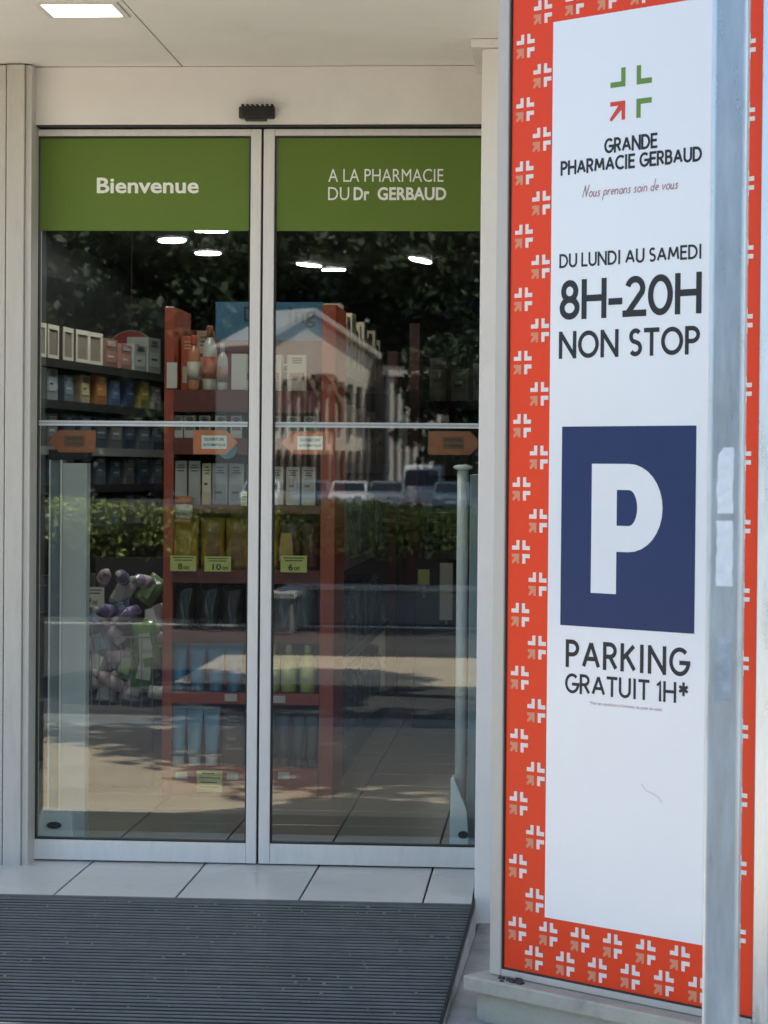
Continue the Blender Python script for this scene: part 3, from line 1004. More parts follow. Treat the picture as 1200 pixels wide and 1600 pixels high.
def b_tube(name, w_, h_, c, capc, capdown=True):
    """squeeze tube: flat crimped end, round shoulder, screw cap"""
    def f():
        o = thing(name, 'x', 'x')
        rings = []
        r = w_ * .36
        ch = h_ * .16
        for k in range(7):
            t = k / 6
            a, b = r + (w_ / 2 - r) * t, r * .95 * (1 - t) + .0025 * t
            z = ch + (h_ - ch) * t
            rings.append([(a * math.cos(2 * PI * i / 14), b * math.sin(2 * PI * i / 14) + r, z) for i in range(14)])
        part('tube_body', MB().loft(rings), cmat(c, .3), o, smooth=True, local=True)
        part('screw_cap', MB().lathe([(r * .98, 0), (r, .002), (r * .97, ch - .002), (r * .9, ch - .0003)], 14, 0, r), cmat(capc, .3), o, smooth=True, local=True)
        part('crimp', bx(-w_ / 2, w_ / 2, r - .0035, r + .0035, h_ + .0003, h_ + .009), cmat(c, .3), o, local=True)
        return o
    return f


def b_bottle(name, r, h_, c, capc, lc=None):
    def f():
        o = thing(name, 'x', 'x')
        part('bottle_body', MB().lathe([(r * .9, 0), (r, .006), (r, h_ * .62), (r * .8, h_ * .74), (r * .42, h_ * .80), (r * .40, h_ * .82)], 14, 0, r), cmat(c, .25), o, smooth=True, local=True)
        part('bottle_cap', MB().lathe([(r * .46, h_ * .822), (r * .46, h_ * .985), (r * .38, h_)], 12, 0, r), cmat(capc, .3), o, smooth=True, local=True)
        if lc:
            part('label_print', MB().lathe([(r * 1.015, h_ * .18), (r * 1.015, h_ * .52)], 14, 0, r), cmat(lc, .45), o, smooth=True, local=True)
        return o
    return f


def b_pouch(name, w_, h_, c, stripe=None):
    """glossy stand-up pack with pinched top and crumpled front"""
    def f():
        o = thing(name, 'x', 'x')
        nx, nz = 8, 10
        rr = random.Random(name + str(c))
        fr = []
        for k in range(nz + 1):
            t = k / nz
            for i in range(nx + 1):
                s_ = i / nx
                dep = .035 * math.sin(PI * min(1, max(0, s_))) ** .5 * (1 - t) ** .6
                fr.append(((s_ - .5) * w_ * (1 - .06 * math.sin(PI * t)), .035 - dep + rr.uniform(-.004, .004) * (1 if 0 < i < nx else 0), h_ * t))
        N = (nx + 1) * (nz + 1)
        bk = [(x, .040 + (.02 * (1 - z / h_)), z) for x, y, z in fr]
        fs = []
        for k in range(nz):
            for i in range(nx):
                a = k * (nx + 1) + i
                fs.append((a, a + 1, a + nx + 2, a + nx + 1))
                fs.append((N + a, N + a + nx + 1, N + a + nx + 2, N + a + 1))
        per = [i for i in range(nx + 1)] + [k * (nx + 1) + nx for k in range(1, nz + 1)] + [nz * (nx + 1) + i for i in range(nx - 1, -1, -1)] + [k * (nx + 1) for k in range(nz - 1, 0, -1)]
        for j in range(len(per)):
            a, b = per[j], per[(j + 1) % len(per)]
            fs.append((a, N + a, N + b, b))
        part('pouch', MB().add(fr + bk, fs), cmat(c, .18), o, smooth=True, local=True)
        if stripe:
            part('label_print', MB().prism([(-w_ * .30, h_ * .18), (w_ * .30, h_ * .18), (w_ * .22, h_ * .72), (-w_ * .22, h_ * .72)], -.0085, -.0070), cmat(stripe, .3), o, local=True)
        return o
    return f


# row G: bottom shelf
GB = 'light blue tubes on the lowest display shelf'
for k, x in enumerate((-1.338, -1.278, -1.218)):
    place('tube_lb', b_tube('lotion_tube', .062, .205, (.22, .46, .64), (.60, .66, .68)), (x, YP, .106), ORD[k] + ' light blue tube from the left on the lowest shelf of the red display', 'tube', GB)
place('carton_brown', b_carton('product_carton', .075, .09, .20, (.085, .05, .038), (.14, .09, .06)), (-1.135, YP, .106), 'dark brown carton right of the light blue tubes on the lowest shelf', 'carton')
GD = 'dark slate tubes on the lowest display shelf'
for k, x in enumerate((-1.01, -.955, -.90, -.850)):
    place('tube_dk', b_tube('lotion_tube', .052, .20, (.022, .036, .045), (.035, .05, .06)), (x, YP, .106), ORD[k] + ' dark slate tube from the left on the lowest shelf of the red display', 'tube', GD)
# row F
GF = 'blue tubes on the second display shelf'
for k, x in enumerate((-1.338, -1.270, -1.202, -1.135)):
    place('tube_b', b_tube('lotion_tube', .066, .165, (.04, .25, .48), (.03, .16, .30)), (x, YP, .3755), ORD[k] + ' deep blue tube from the left on the second lowest display shelf', 'tube', GF)
GH = 'pale green bottles on the second display shelf'
for k, x in enumerate((-1.000, -.935, -.868)):
    place('bot_g', b_bottle('lotion_bottle', .028, .175, (.44, .54, .14), (.62, .64, .46), (.54, .62, .26)), (x, YP, .3755), ORD[k] + ' pale green bottle from the left on the second lowest display shelf', 'bottle', GH)
# row E
GE = 'dark glossy packs on the middle display shelf'
for k, x in enumerate((-1.325, -1.235, -1.145, -1.055, -.965, -.875)):
    place('pouch_dk', b_pouch('dark_pack', .086, .165, (.016, .022, .016)), (x, YP, .5985), ORD[k] + ' dark glossy pack from the left on the middle shelf of the red display', 'pack', GE)
# row D
place('pouch_gold', b_pouch('gold_pack', .105, .19, (.62, .42, .045)), (-1.322, YP, .8185), 'leftmost plain gold pack on the amber row of the red display', 'pack')
GA = 'amber glossy packs on the upper display shelf'
for k, x in enumerate((-1.215, -1.125)):
    place('pouch_amber', b_pouch('amber_pack', .088, .185, (.40, .25, .03), (.17, .085, .02)), (x, YP, .8185), ('left', 'right')[k] + ' one of two amber packs with brown fronts in the gold row', 'pack', GA)
place('pouch_gold', None, (-1.03, YP, .8185), 'gold pack behind the door joint in the amber row', 'pack')
place('pouch_brown', b_pouch('brown_pack', .09, .185, (.10, .045, .018), (.42, .30, .08)), (-.945, YP, .8185), 'brown pack with a gold wedge on its front in the amber row', 'pack')
place('pouch_brown2', b_pouch('brown_pack', .075, .18, (.085, .03, .018)), (-.862, YP, .8185), 'plain brown pack next to the right red panel in the amber row', 'pack')
# row C
GC = 'pale cartons on the shelf above the amber row'
place('c1', b_carton('product_carton', .043, .06, .158, (.42, .42, .41), (.30, .30, .30), (.05, .16)), (-1.330, YP, 1.0505), 'grey white carton at the left end of the pale carton row', 'carton')
place('c1', None, (-1.284, YP, 1.0505), 'grey white carton second from the left end of the pale carton row', 'carton')
place('c2', b_carton('product_carton', .034, .06, .150, (.60, .53, .36), (.70, .66, .56)), (-1.240, YP, 1.0505), 'narrow cream carton in the pale carton row', 'carton')
place('c3', b_carton('product_carton', .056, .06, .150, (.36, .38, .40), (.28, .30, .33), (.1, .5)), (-1.188, YP, 1.0505), 'grey carton right of the narrow cream one', 'carton')
place('c3', None, (-1.128, YP, 1.0505), 'grey carton under the teal disc of the red display', 'carton')
place('c4', b_carton('product_carton', .052, .06, .150, (.52, .54, .56), (.04, .06, .20), (.55, .85)), (-1.065, YP, 1.0505), 'white carton with a navy label band by the door joint', 'carton')
for k, x in enumerate((-.985, -.925, -.868)):
    place('c5', b_carton('product_carton', .05, .06, .14, (.55, .53, .50), (.42, .40, .38)), (x, YP, 1.0505), ORD[k] + ' white carton right of the door joint in the pale carton row', 'carton', GC)
jr = thing('cream_jar', 'round white jar with an orange lid in front of the pale cartons', 'jar', (-1.312, 1.43, 1.0))
part('jar_body', MB().lathe([(.026, 0), (.031, .004), (.031, .05), (.027, .054)], 18), cmat((.58, .53, .46), .3), jr, smooth=True, local=True)
part('lid', MB().lathe([(.030, .0545), (.032, .057), (.032, .078), (.029, .081)], 18), cmat((.55, .20, .06), .4), jr, smooth=True, local=True)
part('label_print', MB().lathe([(.0315, .014), (.0315, .036)], 18), cmat((.30, .33, .36), .4), jr, smooth=True, local=True)
part('jar_stand', bx(-.026, .026, -.012, .012, -.180, -.0005) if False else bx(-.03, .03, -.028, .06, -.012, -.0005), cmat((.3, .12, .06)), jr, local=True)
td = thing('shelf_disc', 'teal round price disc hanging on the shelf edge', 'price disc', (-1.158, 1.44, 1.262))
part('disc', MB().loft([[(.034 * math.cos(2 * PI * i / 24), y, .034 * math.sin(2 * PI * i / 24) - .012) for i in range(24)] for y in (-.003, 0)]), cmat((.06, .24, .26), .4), td, local=True)
# row B
GBx = 'low white boxes on the shelf below the header'
for k, x in enumerate((-1.345, -1.300, -1.246, -1.19, -1.13, -1.07, -.99, -.93, -.865)):
    place('b1', b_carton('product_box', .042, .06, .082, (.50, .50, .47), (.16, .18, .17), (.1, .9) if False else (.35, .6)), (x, YP, 1.2905), ORD[k] + ' low white box from the left on the shelf below the blue header', 'box', GBx)
# row A
place('a1', b_bottle('spray_bottle', .024, .20, (.55, .22, .12), (.60, .12, .06), (.60, .56, .50)), (-1.292, YP, 1.4625), 'orange red bottle standing on the top shelf of the red display', 'bottle')
place('a2', b_bottle('spray_bottle', .026, .235, (.58, .56, .52), (.30, .10, .06), (.48, .14, .10)), (-1.235, YP, 1.4625), 'tall white bottle with a red label on the top shelf of the display', 'bottle')
place('a3', b_carton('product_carton', .07, .05, .13, (.52, .47, .42), (.30, .14, .10), (.3, .5)), (-1.005, YP, 1.4625), 'cream carton on the top shelf right of the door joint', 'carton')
place('a3', None, (-.915, YP, 1.4625), 'cream carton on the top shelf beside the right red panel', 'carton')


place('a4', b_carton('product_carton', .05, .05, .20, (.40, .10, .05), (.50, .44, .38), (.15, .45)), (-1.322, YP + .09, 1.4625), 'tall red carton behind the bottles on the top display shelf', 'carton')
place('a5', b_carton('product_carton', .06, .05, .22, (.30, .22, .17), (.42, .36, .30), (.4, .8)), (-1.262, YP + .10, 1.4625), 'tall tan carton behind the two bottles on the top display shelf', 'carton')
place('a6', b_bottle('spray_bottle', .020, .17, (.52, .50, .46), (.45, .44, .42), (.36, .20, .16)), (-1.185, YP, 1.4625), 'small white bottle right of the tall one on the top display shelf', 'bottle')
place('a3', None, (-1.070, YP, 1.4625), 'cream carton on the top shelf just left of the door joint', 'carton')
place('a7', b_carton('product_carton', .06, .05, .10, (.46, .44, .42), (.12, .22, .24), (.2, .7)), (-.955, YP + .06, 1.4625), 'low white carton with a teal label between the two cream cartons', 'carton')

# price tags
def price_tag(x0, x1, z0, z1, y, big, small, label, m='tag'):
    o = thing('price_tag', label, 'price tag', ((x0 + x1) / 2, y, z0))
    part('card', bx(x0, x1, y - .002, y, z0, z1), M[m], o)
    w_, h_ = x1 - x0, z1 - z0
    if big:
        ftext('card_lettering', big, x0 + w_ * .30, x0 + w_ * .30 + w_ * .17 * len(big), z0 + h_ * .10, z0 + h_ * .50, y - .0026, M['dark_ink'], o, .02)
        ftext('card_lettering', small, x0 + w_ * .34 + w_ * .17 * len(big), x0 + w_ * .34 + w_ * .17 * len(big) + w_ * .22, z0 + h_ * .12, z0 + h_ * .34, y - .0026, M['dark_ink'], o, .02)
    ln = MB()
    for k, (a, b) in enumerate(((.10, .90), (.16, .84)) if big else ((.2, .7), (.1, .92), (.14, .8), (.1, .9))):
        zz = z0 + h_ * (.86 - k * (.16 if big else .21))
        ln.box(x0 + w_ * a, x0 + w_ * b, y - .0024, y - .0021, zz - h_ * .028, zz + h_ * .028)
    part('card_line', ln, M['dark_ink'], o)
    return o


price_tag(-1.362, -1.268, .812, .868, 1.438, '8', '00', 'yellow green price tag under the plain gold pack')
price_tag(-1.238, -1.142, .812, .866, 1.438, '10', '00', 'yellow green price tag under the amber packs')
price_tag(-.963, -.868, .812, .872, 1.438, '6', '00', 'yellow green price tag under the brown pack with the gold wedge')
price_tag(-1.258, -1.166, .020, .098, 1.424, '', '', 'yellow green notice card on the red base of the display')
price_tag(-1.108, -1.082, 1.048, 1.098, 1.440, '', '', 'small yellow green card under the navy banded carton')
for x, z, y, s in ((-1.315, .064, 1.430, 'left of the notice card'), (-1.130, .064, 1.430, 'right of the notice card'), (-.945, .070, 1.430, 'in the right half of the red base')):
    o = thing('shelf_label', 'small white label on the red display base, ' + s, 'label', (x, y, z))
    part('card', bx(x - .021, x + .021, y, y + .002, z, z + .026), M['tag_white'], o)
for x, z, s in ((-1.14, .345, 'under the blue tubes'), (-.965, .342, 'under the pale green bottles')):
    o = thing('shelf_label', 'small white label on the shelf lip ' + s, 'label', (x, 1.444, z))
    part('card', bx(x - .022, x + .022, 1.444, 1.446, z, z + .026), M['tag_white'], o)

# ---- gondola behind the display: right-hand side seen at a slant
go = thing('gondola_shelf', 'long dark double sided shelf running back behind the red display', 'shelf unit', (-1.08, 3.3, 0))
part('spine', bx(-1.10, -1.06, 1.86, 4.7, 0, 1.66), M['shelf_dark'], go)
part('base', bx(-1.38, -.785, 1.86, 4.7, 0, .11), M['shelf_dark'], go)
for zz in (.42, .80, 1.18, 1.56):
    b_ = part('shelf', bx(-1.0598, -.80, 1.86, 4.7, zz, zz + .02), M['shelf_dark'], go)
    part('shelf_edge', bx(-.7998, -.794, 1.86, 4.7, zz - .010, zz + .028), M['shelf_edge'], b_)
cols = {1.58: [(.40, .33, .24), (.34, .25, .17), (.46, .40, .30), (.30, .20, .14)], 1.20: [(.40, .36, .30), (.28, .26, .24), (.22, .16, .12)],
        .82: [(.16, .18, .18), (.24, .25, .25), (.12, .12, .13)], .44: [(.13, .17, .20), (.08, .10, .12), (.16, .2, .22)], .111: [(.07, .075, .08), (.10, .12, .13)]}
nm = {1.58: 'top', 1.20: 'second', .82: 'third', .44: 'fourth', .111: 'lowest'}
for zz, cl in cols.items():
    y_ = 1.90
    k = 0
    while y_ < 4.5:
        d_ = (.13, .17, .11)[k % 3]
        h_ = (.22, .17, .25, .19)[k % 4]
        c = cl[k % len(cl)]
        key = ('gon', zz, k % 12)
        place(key, b_carton('product_carton', d_ - .012, .11, h_, c, tuple(v * 1.25 for v in c)), (-.822, y_ + d_ / 2, zz + .001), '%s carton from the front on the %s shelf of the long gondola' % (ORD[k], nm[zz]), 'carton',
              'cartons on the %s gondola shelf' % nm[zz], R(90))
        y_ += d_ + .012
        k += 1

# ---- second red end further back, with an angled rack beside it
e2 = thing('end_panel_unit', 'dark red shelf end standing further back right of the first display', 'display shelf', (-.745, 5.05, 0))
part('side_panel', bx(-.825, -.775, 4.9, 5.25, 0, 1.78), M['unit_dark'], e2)
part('side_panel', bx(-.715, -.665, 4.9, 5.25, 0, 1.92), M['unit_dark'], e2)
part('back_panel', bx(-.7745, -.7155, 5.15, 5.2, 0, 1.70), M['unit_dark'], e2)
part('shelf', bx(-.7745, -.7155, 4.93, 5.148, 1.28, 1.31), M['unit_red'], e2)
part('white_card', bx(-.768, -.722, 4.915, 4.925, 1.30, 1.46), M['tag_white'], e2)
rk = thing('wall_rack', 'dark angled rack with pale packs at the right behind the glass', 'shelf unit', (-.40, 5.6, 0), R(-25))
part('back_panel', bx(-.30, .65, .26, .30, 0, 2.0), M['shelf_dark'], rk, local=True)
for zz in (.30, .72, 1.12, 1.52):
    sh = part('shelf', bx(-.30, .65, 0, .259, zz, zz + .025), M['shelf_dark'], rk, local=True)
    part('shelf_edge', bx(-.30, .65, -.006, -.0003, zz - .012, zz + .035), M['shelf_edge'] if zz < 1 else M['shelf_dark'], sh, local=True)
ca, sa = math.cos(R(-25)), math.sin(R(-25))
for zi, zz in enumerate((1.545, 1.145, .745, .325)):
    for k in range(6):
        lx = -.24 + k * .13
        c = [(.38, .34, .27), (.45, .44, .41), (.22, .24, .26), (.16, .16, .17)][(k + zi) % 4] if zi < 2 else [(.07, .08, .09), (.11, .12, .13)][k % 2]
        place(('rk', zi, k), b_carton('product_carton', .10, .12, (.24, .18, .21, .16)[(k + zi) % 4], c, tuple(v * .7 for v in c)),
              (-.40 + ca * lx - sa * .02, 5.6 + sa * lx + ca * .02, zz + .0005), '%s pack from the left on the %s shelf of the dark angled rack' % (ORD[k], ('top', 'second', 'third', 'lowest')[zi]), 'carton',
              'packs on the %s shelf of the angled rack' % ('top', 'second', 'third', 'lowest')[zi], R(-25))
# low counter with notice cards on the right
lc = thing('low_stand', 'low dark stand with pale notice cards behind the right door', 'stand', (-.48, 3.9, 0))
part('stand_body', bx(-.62, -.36, 3.8, 4.2, 0, .62), M['shelf_dark'], lc, bevel=.01)
part('notice_card', bx(-.60, -.548, 3.785, 3.797, .66, .73), M['tag'], lc)
part('notice_card', bx(-.50, -.442, 3.785, 3.797, .50, .76), M['tag_white'], lc)
part('card_holder', MB().box(-.58, -.568, 3.797, 3.81, .60, .70).box(-.475, -.465, 3.797, 3.81, .48, .74), M['shelf_edge'], lc)

# ---- shelf run along the left wall
AW = math.atan2(3.418 - 1.91, -1.765 + 1.953)
ws = thing('wall_shelf', 'long dark shelf run with mixed boxes along the left side of the shop', 'shelf unit', (-1.953, 1.91, 0), AW)
# local x runs back into the shop, local +y is the wall side (left)
part('back_panel', bx(-.35, 3.2, .34, .38, 0, 2.0), M['shelf_dark'], ws, local=True)
for zz in (.28, .62, .94, 1.11, 1.26, 1.44, 1.60):
    sh = part('shelf', bx(-.35, 3.2, .0, .339, zz - .02, zz), M['shelf_dark'], ws, local=True)
    part('shelf_edge', bx(-.35, 3.2, -.008, -.0003, zz - .030, zz + .003), M['shelf_dark'] if zz != 1.26 else M['shelf_edge'], sh, local=True)
ca, sa = math.cos(AW), math.sin(AW)


def on_ws(lx, ly, z): return (-1.953 + ca * lx - sa * ly, 1.91 + sa * lx + ca * ly, z)


def b_frame(w_, h_):
    def f():
        o = thing('framed_box', 'x', 'x')
        part('carton', bx(-w_ / 2, w_ / 2, .004, .10, 0, h_), cmat((.20, .165, .14), .45), o, local=True)
        t_ = .018
        part('border_print', MB().box(-w_ / 2, w_ / 2, 0, .0035, 0, t_).box(-w_ / 2, w_ / 2, 0, .0035, h_ - t_, h_).box(-w_ / 2, -w_ / 2 + t_, 0, .0035, t_, h_ - t_).box(w_ / 2 - t_, w_ / 2, 0, .0035, t_, h_ - t_),
             cmat((.52, .48, .42), .5), o, local=True)
        return o
    return f


for k, lx in enumerate((.05, .22, .40, .57, .74)):
    place('frm', b_frame(.155, .135), on_ws(lx, .012, 1.601), ORD[k] + ' white edged brown box from the front on the top left shelf', 'box', 'white edged boxes on the top left shelf', AW)
for k, (lx, w_, h_, c, l) in enumerate(((.95, .17, .12, (.20, .11, .09), 'reddish brown box after the white edged boxes on the top left shelf'), (1.16, .16, .11, (.27, .14, .12), 'dull pink box on the top left shelf'),
                                        (1.36, .17, .12, (.26, .28, .28), 'grey box on the top left shelf under the dark red disc'), (1.58, .18, .16, (.24, .25, .24), 'pale grey box ending the row on the top left shelf'))):
    place(('w1', k), b_carton('shelf_box', w_, .10, h_, c, tuple(v * 1.5 for v in c), (.2, .6)), on_ws(lx, .012, 1.601), l, 'box', None, AW)
pal = [(.22, .24, .25), (.28, .32, .35), (.14, .18, .23), (.40, .34, .22), (.34, .15, .05), (.08, .12, .24), (.03, .05, .12), (.24, .20, .05), (.22, .22, .20)]
wd = ['stone grey', 'pale blue grey', 'slate blue', 'cream', 'burnt orange', 'bright blue', 'navy', 'mustard', 'light grey']
for k in range(9):
    place(('w2', k), b_carton('shelf_box', .14, .10, (.115, .125, .105)[k % 3], tuple(v * .7 for v in pal[k]), tuple(min(.6, v * 1.2) for v in pal[k]), (.3, .75)), on_ws(.0 + k * .205, .012, 1.441), wd[k] + ' box on the second highest left shelf', 'box', None, AW)
for zi, (zz, nm_) in enumerate(((1.261, 'third highest'), (1.111, 'fourth highest'), (.941, 'fifth highest'), (.621, 'second lowest'))):
    for k in range(9):
        c = [(.05, .065, .09), (.08, .10, .13), (.035, .045, .075), (.10, .105, .11)][(k * 3 + zi) % 4]
        place(('w3', zi, k % 4), b_carton('shelf_box', .14, .10, (.12, .10, .13)[k % 3] if zi else .13, c, tuple(v * 1.6 for v in c), (.3, .7)), on_ws(.0 + k * .205, .012, zz), '%s dark box from the front on the %s left shelf' % (ORD[k], nm_), 'box',
              'dark boxes on the %s left shelf' % nm_, AW)
# red disc hanging above the shelf
dk = thing('hanging_disc', 'dark red round sign above the left shelf run', 'sign', (-1.90, 3.62, 1.69))
part('disc', MB().loft([[(.112 * math.cos(2 * PI * i / 32), y, .112 * math.sin(2 * PI * i / 32)) for i in range(32)] for y in (0, .004)]), M['disc_red'], dk, local=True)
part('rim', MB().loft([[(r * math.cos(2 * PI * i / 32), y, r * math.sin(2 * PI * i / 32)) for i in range(32)] for r, y in ((.1125, -.001), (.115, -.001), (.115, .005), (.1125, .005), (.1125, -.001))], cap=False), M['disc_rim'], dk, local=True)
part('hanger', bx(-.001, .001, .0045, .0065, .0, .96), M['shelf_dark'], dk, local=True)

# ---- bin heaped with bottles and packs
bn = thing('display_bin', 'dark wire bin heaped with lilac and pink bottles left of the red display', 'bin', (-1.59, 1.78, 0))
part('bin_base', bx(-1.735, -1.45, 1.62, 1.96, .0, .30), M['shelf_dark'], bn, bevel=.01)
part('bin_floor', bx(-1.735, -1.45, 1.66, 1.96, .3005, .315), M['shelf_dark'], bn)
bars = MB()
for k in range(8): bars.box(-1.733 + k * .0395, -1.730 + k * .0395, 1.618, 1.621, .3005, .56)
bars.box(-1.735, -1.45, 1.612, 1.6178, .555, .562)
part('wire_front', bars, M['shelf_edge'], bn)
part('bin_back', bx(-1.735, -1.45, 1.9605, 1.975, .0, .84), M['shelf_dark'], bn)
bcol = [((.44, .37, .50), 'lilac'), ((.60, .42, .46), 'pink'), ((.20, .16, .32), 'deep violet'), ((.66, .64, .61), 'white'), ((.34, .28, .38), 'mauve')]
rr = random.Random(3)
nb = 0
for lev in range(5):
    for q in range(5):
        c, nmc = bcol[rr.randrange(5)]
        key = ('binb', nmc)
        x = -1.705 + q * .056 + rr.uniform(-.012, .012)
        z = .36 + lev * .092 + rr.uniform(-.015, .015)
        y = 1.68 + lev * .038 + rr.uniform(-.012, .012)
        if (q + lev) % 2:
            pc, pn = [((.42, .42, .44), 'grey'), ((.16, .24, .36), 'blue'), ((.50, .44, .50), 'pale lilac'), ((.55, .53, .48), 'off white'), ((.20, .30, .14), 'green')][rr.randrange(5)]
            o = place(('binp', pn), b_pouch('refill_pack', .078, .115, pc, tuple(min(.7, v * 1.6 + .05) for v in pc)), (x, y - .01, z - .05),
                      '%s refill pack, %s from the left in the %s bin heap layer' % (pn, ORD[q], ('lowest', 'second', 'middle', 'fourth', 'top')[lev]), 'pack', 'refill packs heaped in the wire bin')
            o.rotation_euler = (rr.uniform(-.5, .1), rr.uniform(-.7, .7), rr.uniform(-.4, .4))
            continue
        o = place(key, b_bottle('lotion_bottle', .025, .130, c, (.62, .60, .57), tuple(min(.75, v * 1.5) for v in c)), (x, y, z), '%s bottle, %s from the left in the %s layer of the wire bin heap' % (nmc, ORD[q], ('lowest', 'second', 'middle', 'fourth', 'top')[lev]), 'bottle', '%s bottles heaped in the wire bin' % nmc)
        o.rotation_euler = (rr.uniform(.5, 1.9) * rr.choice((1, -1)), rr.uniform(-1.2, 1.2), rr.uniform(-1.4, 1.4))
for k, (x, z) in enumerate(((-1.50, .40), (-1.475, .48))):
    o = place('gpk', b_pouch('green_pack', .09, .17, (.10, .24, .05), (.50, .52, .46)), (x, 1.635, z - .03), ('lower', 'upper')[k] + ' green pack at the right end of the wire bin', 'pack')
    o.rotation_euler = (-.15, .15 - .3 * k, .1)
price_tag(-1.722, -1.632, .668, .742, 1.60, '9', '00', 'pale price card in front of the heap in the wire bin', 'tag_white')
part('tag_post', bx(-1.680, -1.676, 1.601, 1.606, .30, .668), M['shelf_edge'], bn)

# ---- security gates just behind the doors
ga = thing('security_gate', 'wide grey security gate panel behind the left door', 'security gate', (-1.52, .42, 0))
part('panel', bx(-1.540, -1.462, .40, .46, .0, 1.195), M['gate'], ga, bevel=.003)
part('side_panel', bx(-1.578, -1.5465, .41, .45, .0, 1.205), M['gate_side'], ga)
part('edge_strip', bx(-1.5462, -1.5403, .396, .464, .0, 1.205), M['gate_edge'], ga)
part('edge_strip', bx(-1.583, -1.5785, .40, .46, .0, 1.205), M['gate_edge'], ga)
part('cap', bx(-1.585, -1.458, .395, .465, 1.2055, 1.238), M['shelf_dark'], ga, bevel=.004)
ft = part('foot', MB().loft([[(-1.606, .36, .0), (-1.49, .36, .0), (-1.49, .50, .0), (-1.606, .50, .0)], [(-1.604, .365, .085), (-1.50, .365, .085), (-1.50, .50, .085), (-1.604, .50, .085)],
                             [(-1.598, .385, .10), (-1.505, .385, .10), (-1.505, .50, .10), (-1.598, .50, .10)]]), M['gate_edge'], ga, bevel=.004)
part('oval_badge', MB().loft([[(-1.552 + .024 * math.cos(2 * PI * i / 18), y, .052 + .011 * math.sin(2 * PI * i / 18)) for i in range(18)] for y in (.3585, .3615)]), M['shelf_dark'], ft)
gb = thing('security_gate', 'slim pale security gate pole behind the right door', 'security gate', (-.275, .42, 0))
part('pole', MB().lathe([(.018, .0), (.018, 1.182)], 16, -.274, .42), M['gate'], gb, smooth=True)
part('cap', MB().lathe([(.012, 1.1823), (.030, 1.188), (.030, 1.196), (.012, 1.200)], 18, -.274, .42), M['gate_edge'], gb, smooth=True)
part('panel', bx(-.2515, -.19, .40, .44, .02, 1.17), M['gate_side'], gb, bevel=.003)
part('foot', MB().loft([[(-.305, .37, 0), (-.243, .37, 0), (-.243, .47, 0), (-.305, .47, 0)], [(-.303, .373, .12), (-.25, .373, .12), (-.25, .468, .12), (-.303, .468, .12)],
                        [(-.303, .385, .22), (-.2925, .385, .22), (-.2925, .46, .22), (-.303, .46, .22)]]), M['gate_edge'], gb, bevel=.003)
part('oval_badge', MB().loft([[(-.262 + .016 * math.cos(2 * PI * i / 18), y, .045 + .012 * math.sin(2 * PI * i / 18)) for i in range(18)] for y in (.3685, .3715)]), M['shelf_dark'], gb)


# ---- ceiling spots
def spot(x, y, rx, ry, rz, label):
    o = thing('ceiling_spot', label, 'ceiling lamp', (x, y, 2.66), rz, 'lit spots on the shop ceiling')
    part('rim', MB().loft([[(a * math.cos(2 * PI * i / 20), b * math.sin(2 * PI * i / 20), z) for i in range(20)] for a, b, z in ((rx * 1.15, ry * 1.15, -.001), (rx * 1.15, ry * 1.15, -.014), (rx, ry, -.014), (rx, ry, -.004))], cap=False), M['shelf_edge'], o, local=True)
    part('diffuser', MB().loft([[(a * math.cos(2 * PI * i / 20), b * math.sin(2 * PI * i / 20), z) for i in range(20)] for a, b, z in ((rx * .99, ry * .99, -.006), (rx * .99, ry * .99, -.018))]), M['lamp'], o, local=True)
    return o


spot(-2.44, 8.1, .085, .14, .3, 'lit lamp on the shop ceiling left of the door joint, the higher one')
spot(-2.34, 9.0, .085, .10, 0, 'lit lamp on the shop ceiling nearest left of the door joint')
spot(-1.74, 9.9, .045, .14, -.5, 'lit lamp on the shop ceiling just right of the door joint')
spot(-1.60, 10.3, .085, .03, 0, 'small cool lamp beside the one right of the door joint')
spot(-.92, 9.5, .04, .22, -.25, 'slanted lit lamp on the shop ceiling in the right door')
spot(-.50, 7.1, .10, .05, 0, 'lit lamp under the green band beside the pilaster')
spot(-2.10, 7.5, .10, .06, 0, 'lit lamp just under the green band of the left door')
spot(-1.25, .62, .125, .125, 0, 'added unseen lamp on the shop ceiling in front of the red display')  # added lamp out of view, brightens the display front
spot(-.2, 1.9, .12, .12, 0, 'added unseen lamp on the shop ceiling above the right hand aisle')  # added lamp out of view, extra light near the entrance
spot(-1.50, 2.35, .19, .19, 0, 'added unseen lamp on the shop ceiling above the left shelf run')  # added lamp out of view, brightens the left shelves

# ================================================================== STREET BEHIND THE CAMERA (seen mirrored in the glass)
def tube_mesh(mb, pts, rad, n=8):
    rings = []
    for k, p in enumerate(pts):
        a = Vector(pts[min(k + 1, len(pts) - 1)]) - Vector(pts[max(k - 1, 0)])
        a.normalize()
        u = a.orthogonal().normalized(); v = a.cross(u)
        rings.append([tuple(Vector(p) + (u * math.cos(2 * PI * i / n) + v * math.sin(2 * PI * i / n)) * rad[k]) for i in range(n)])
    mb.loft(rings)


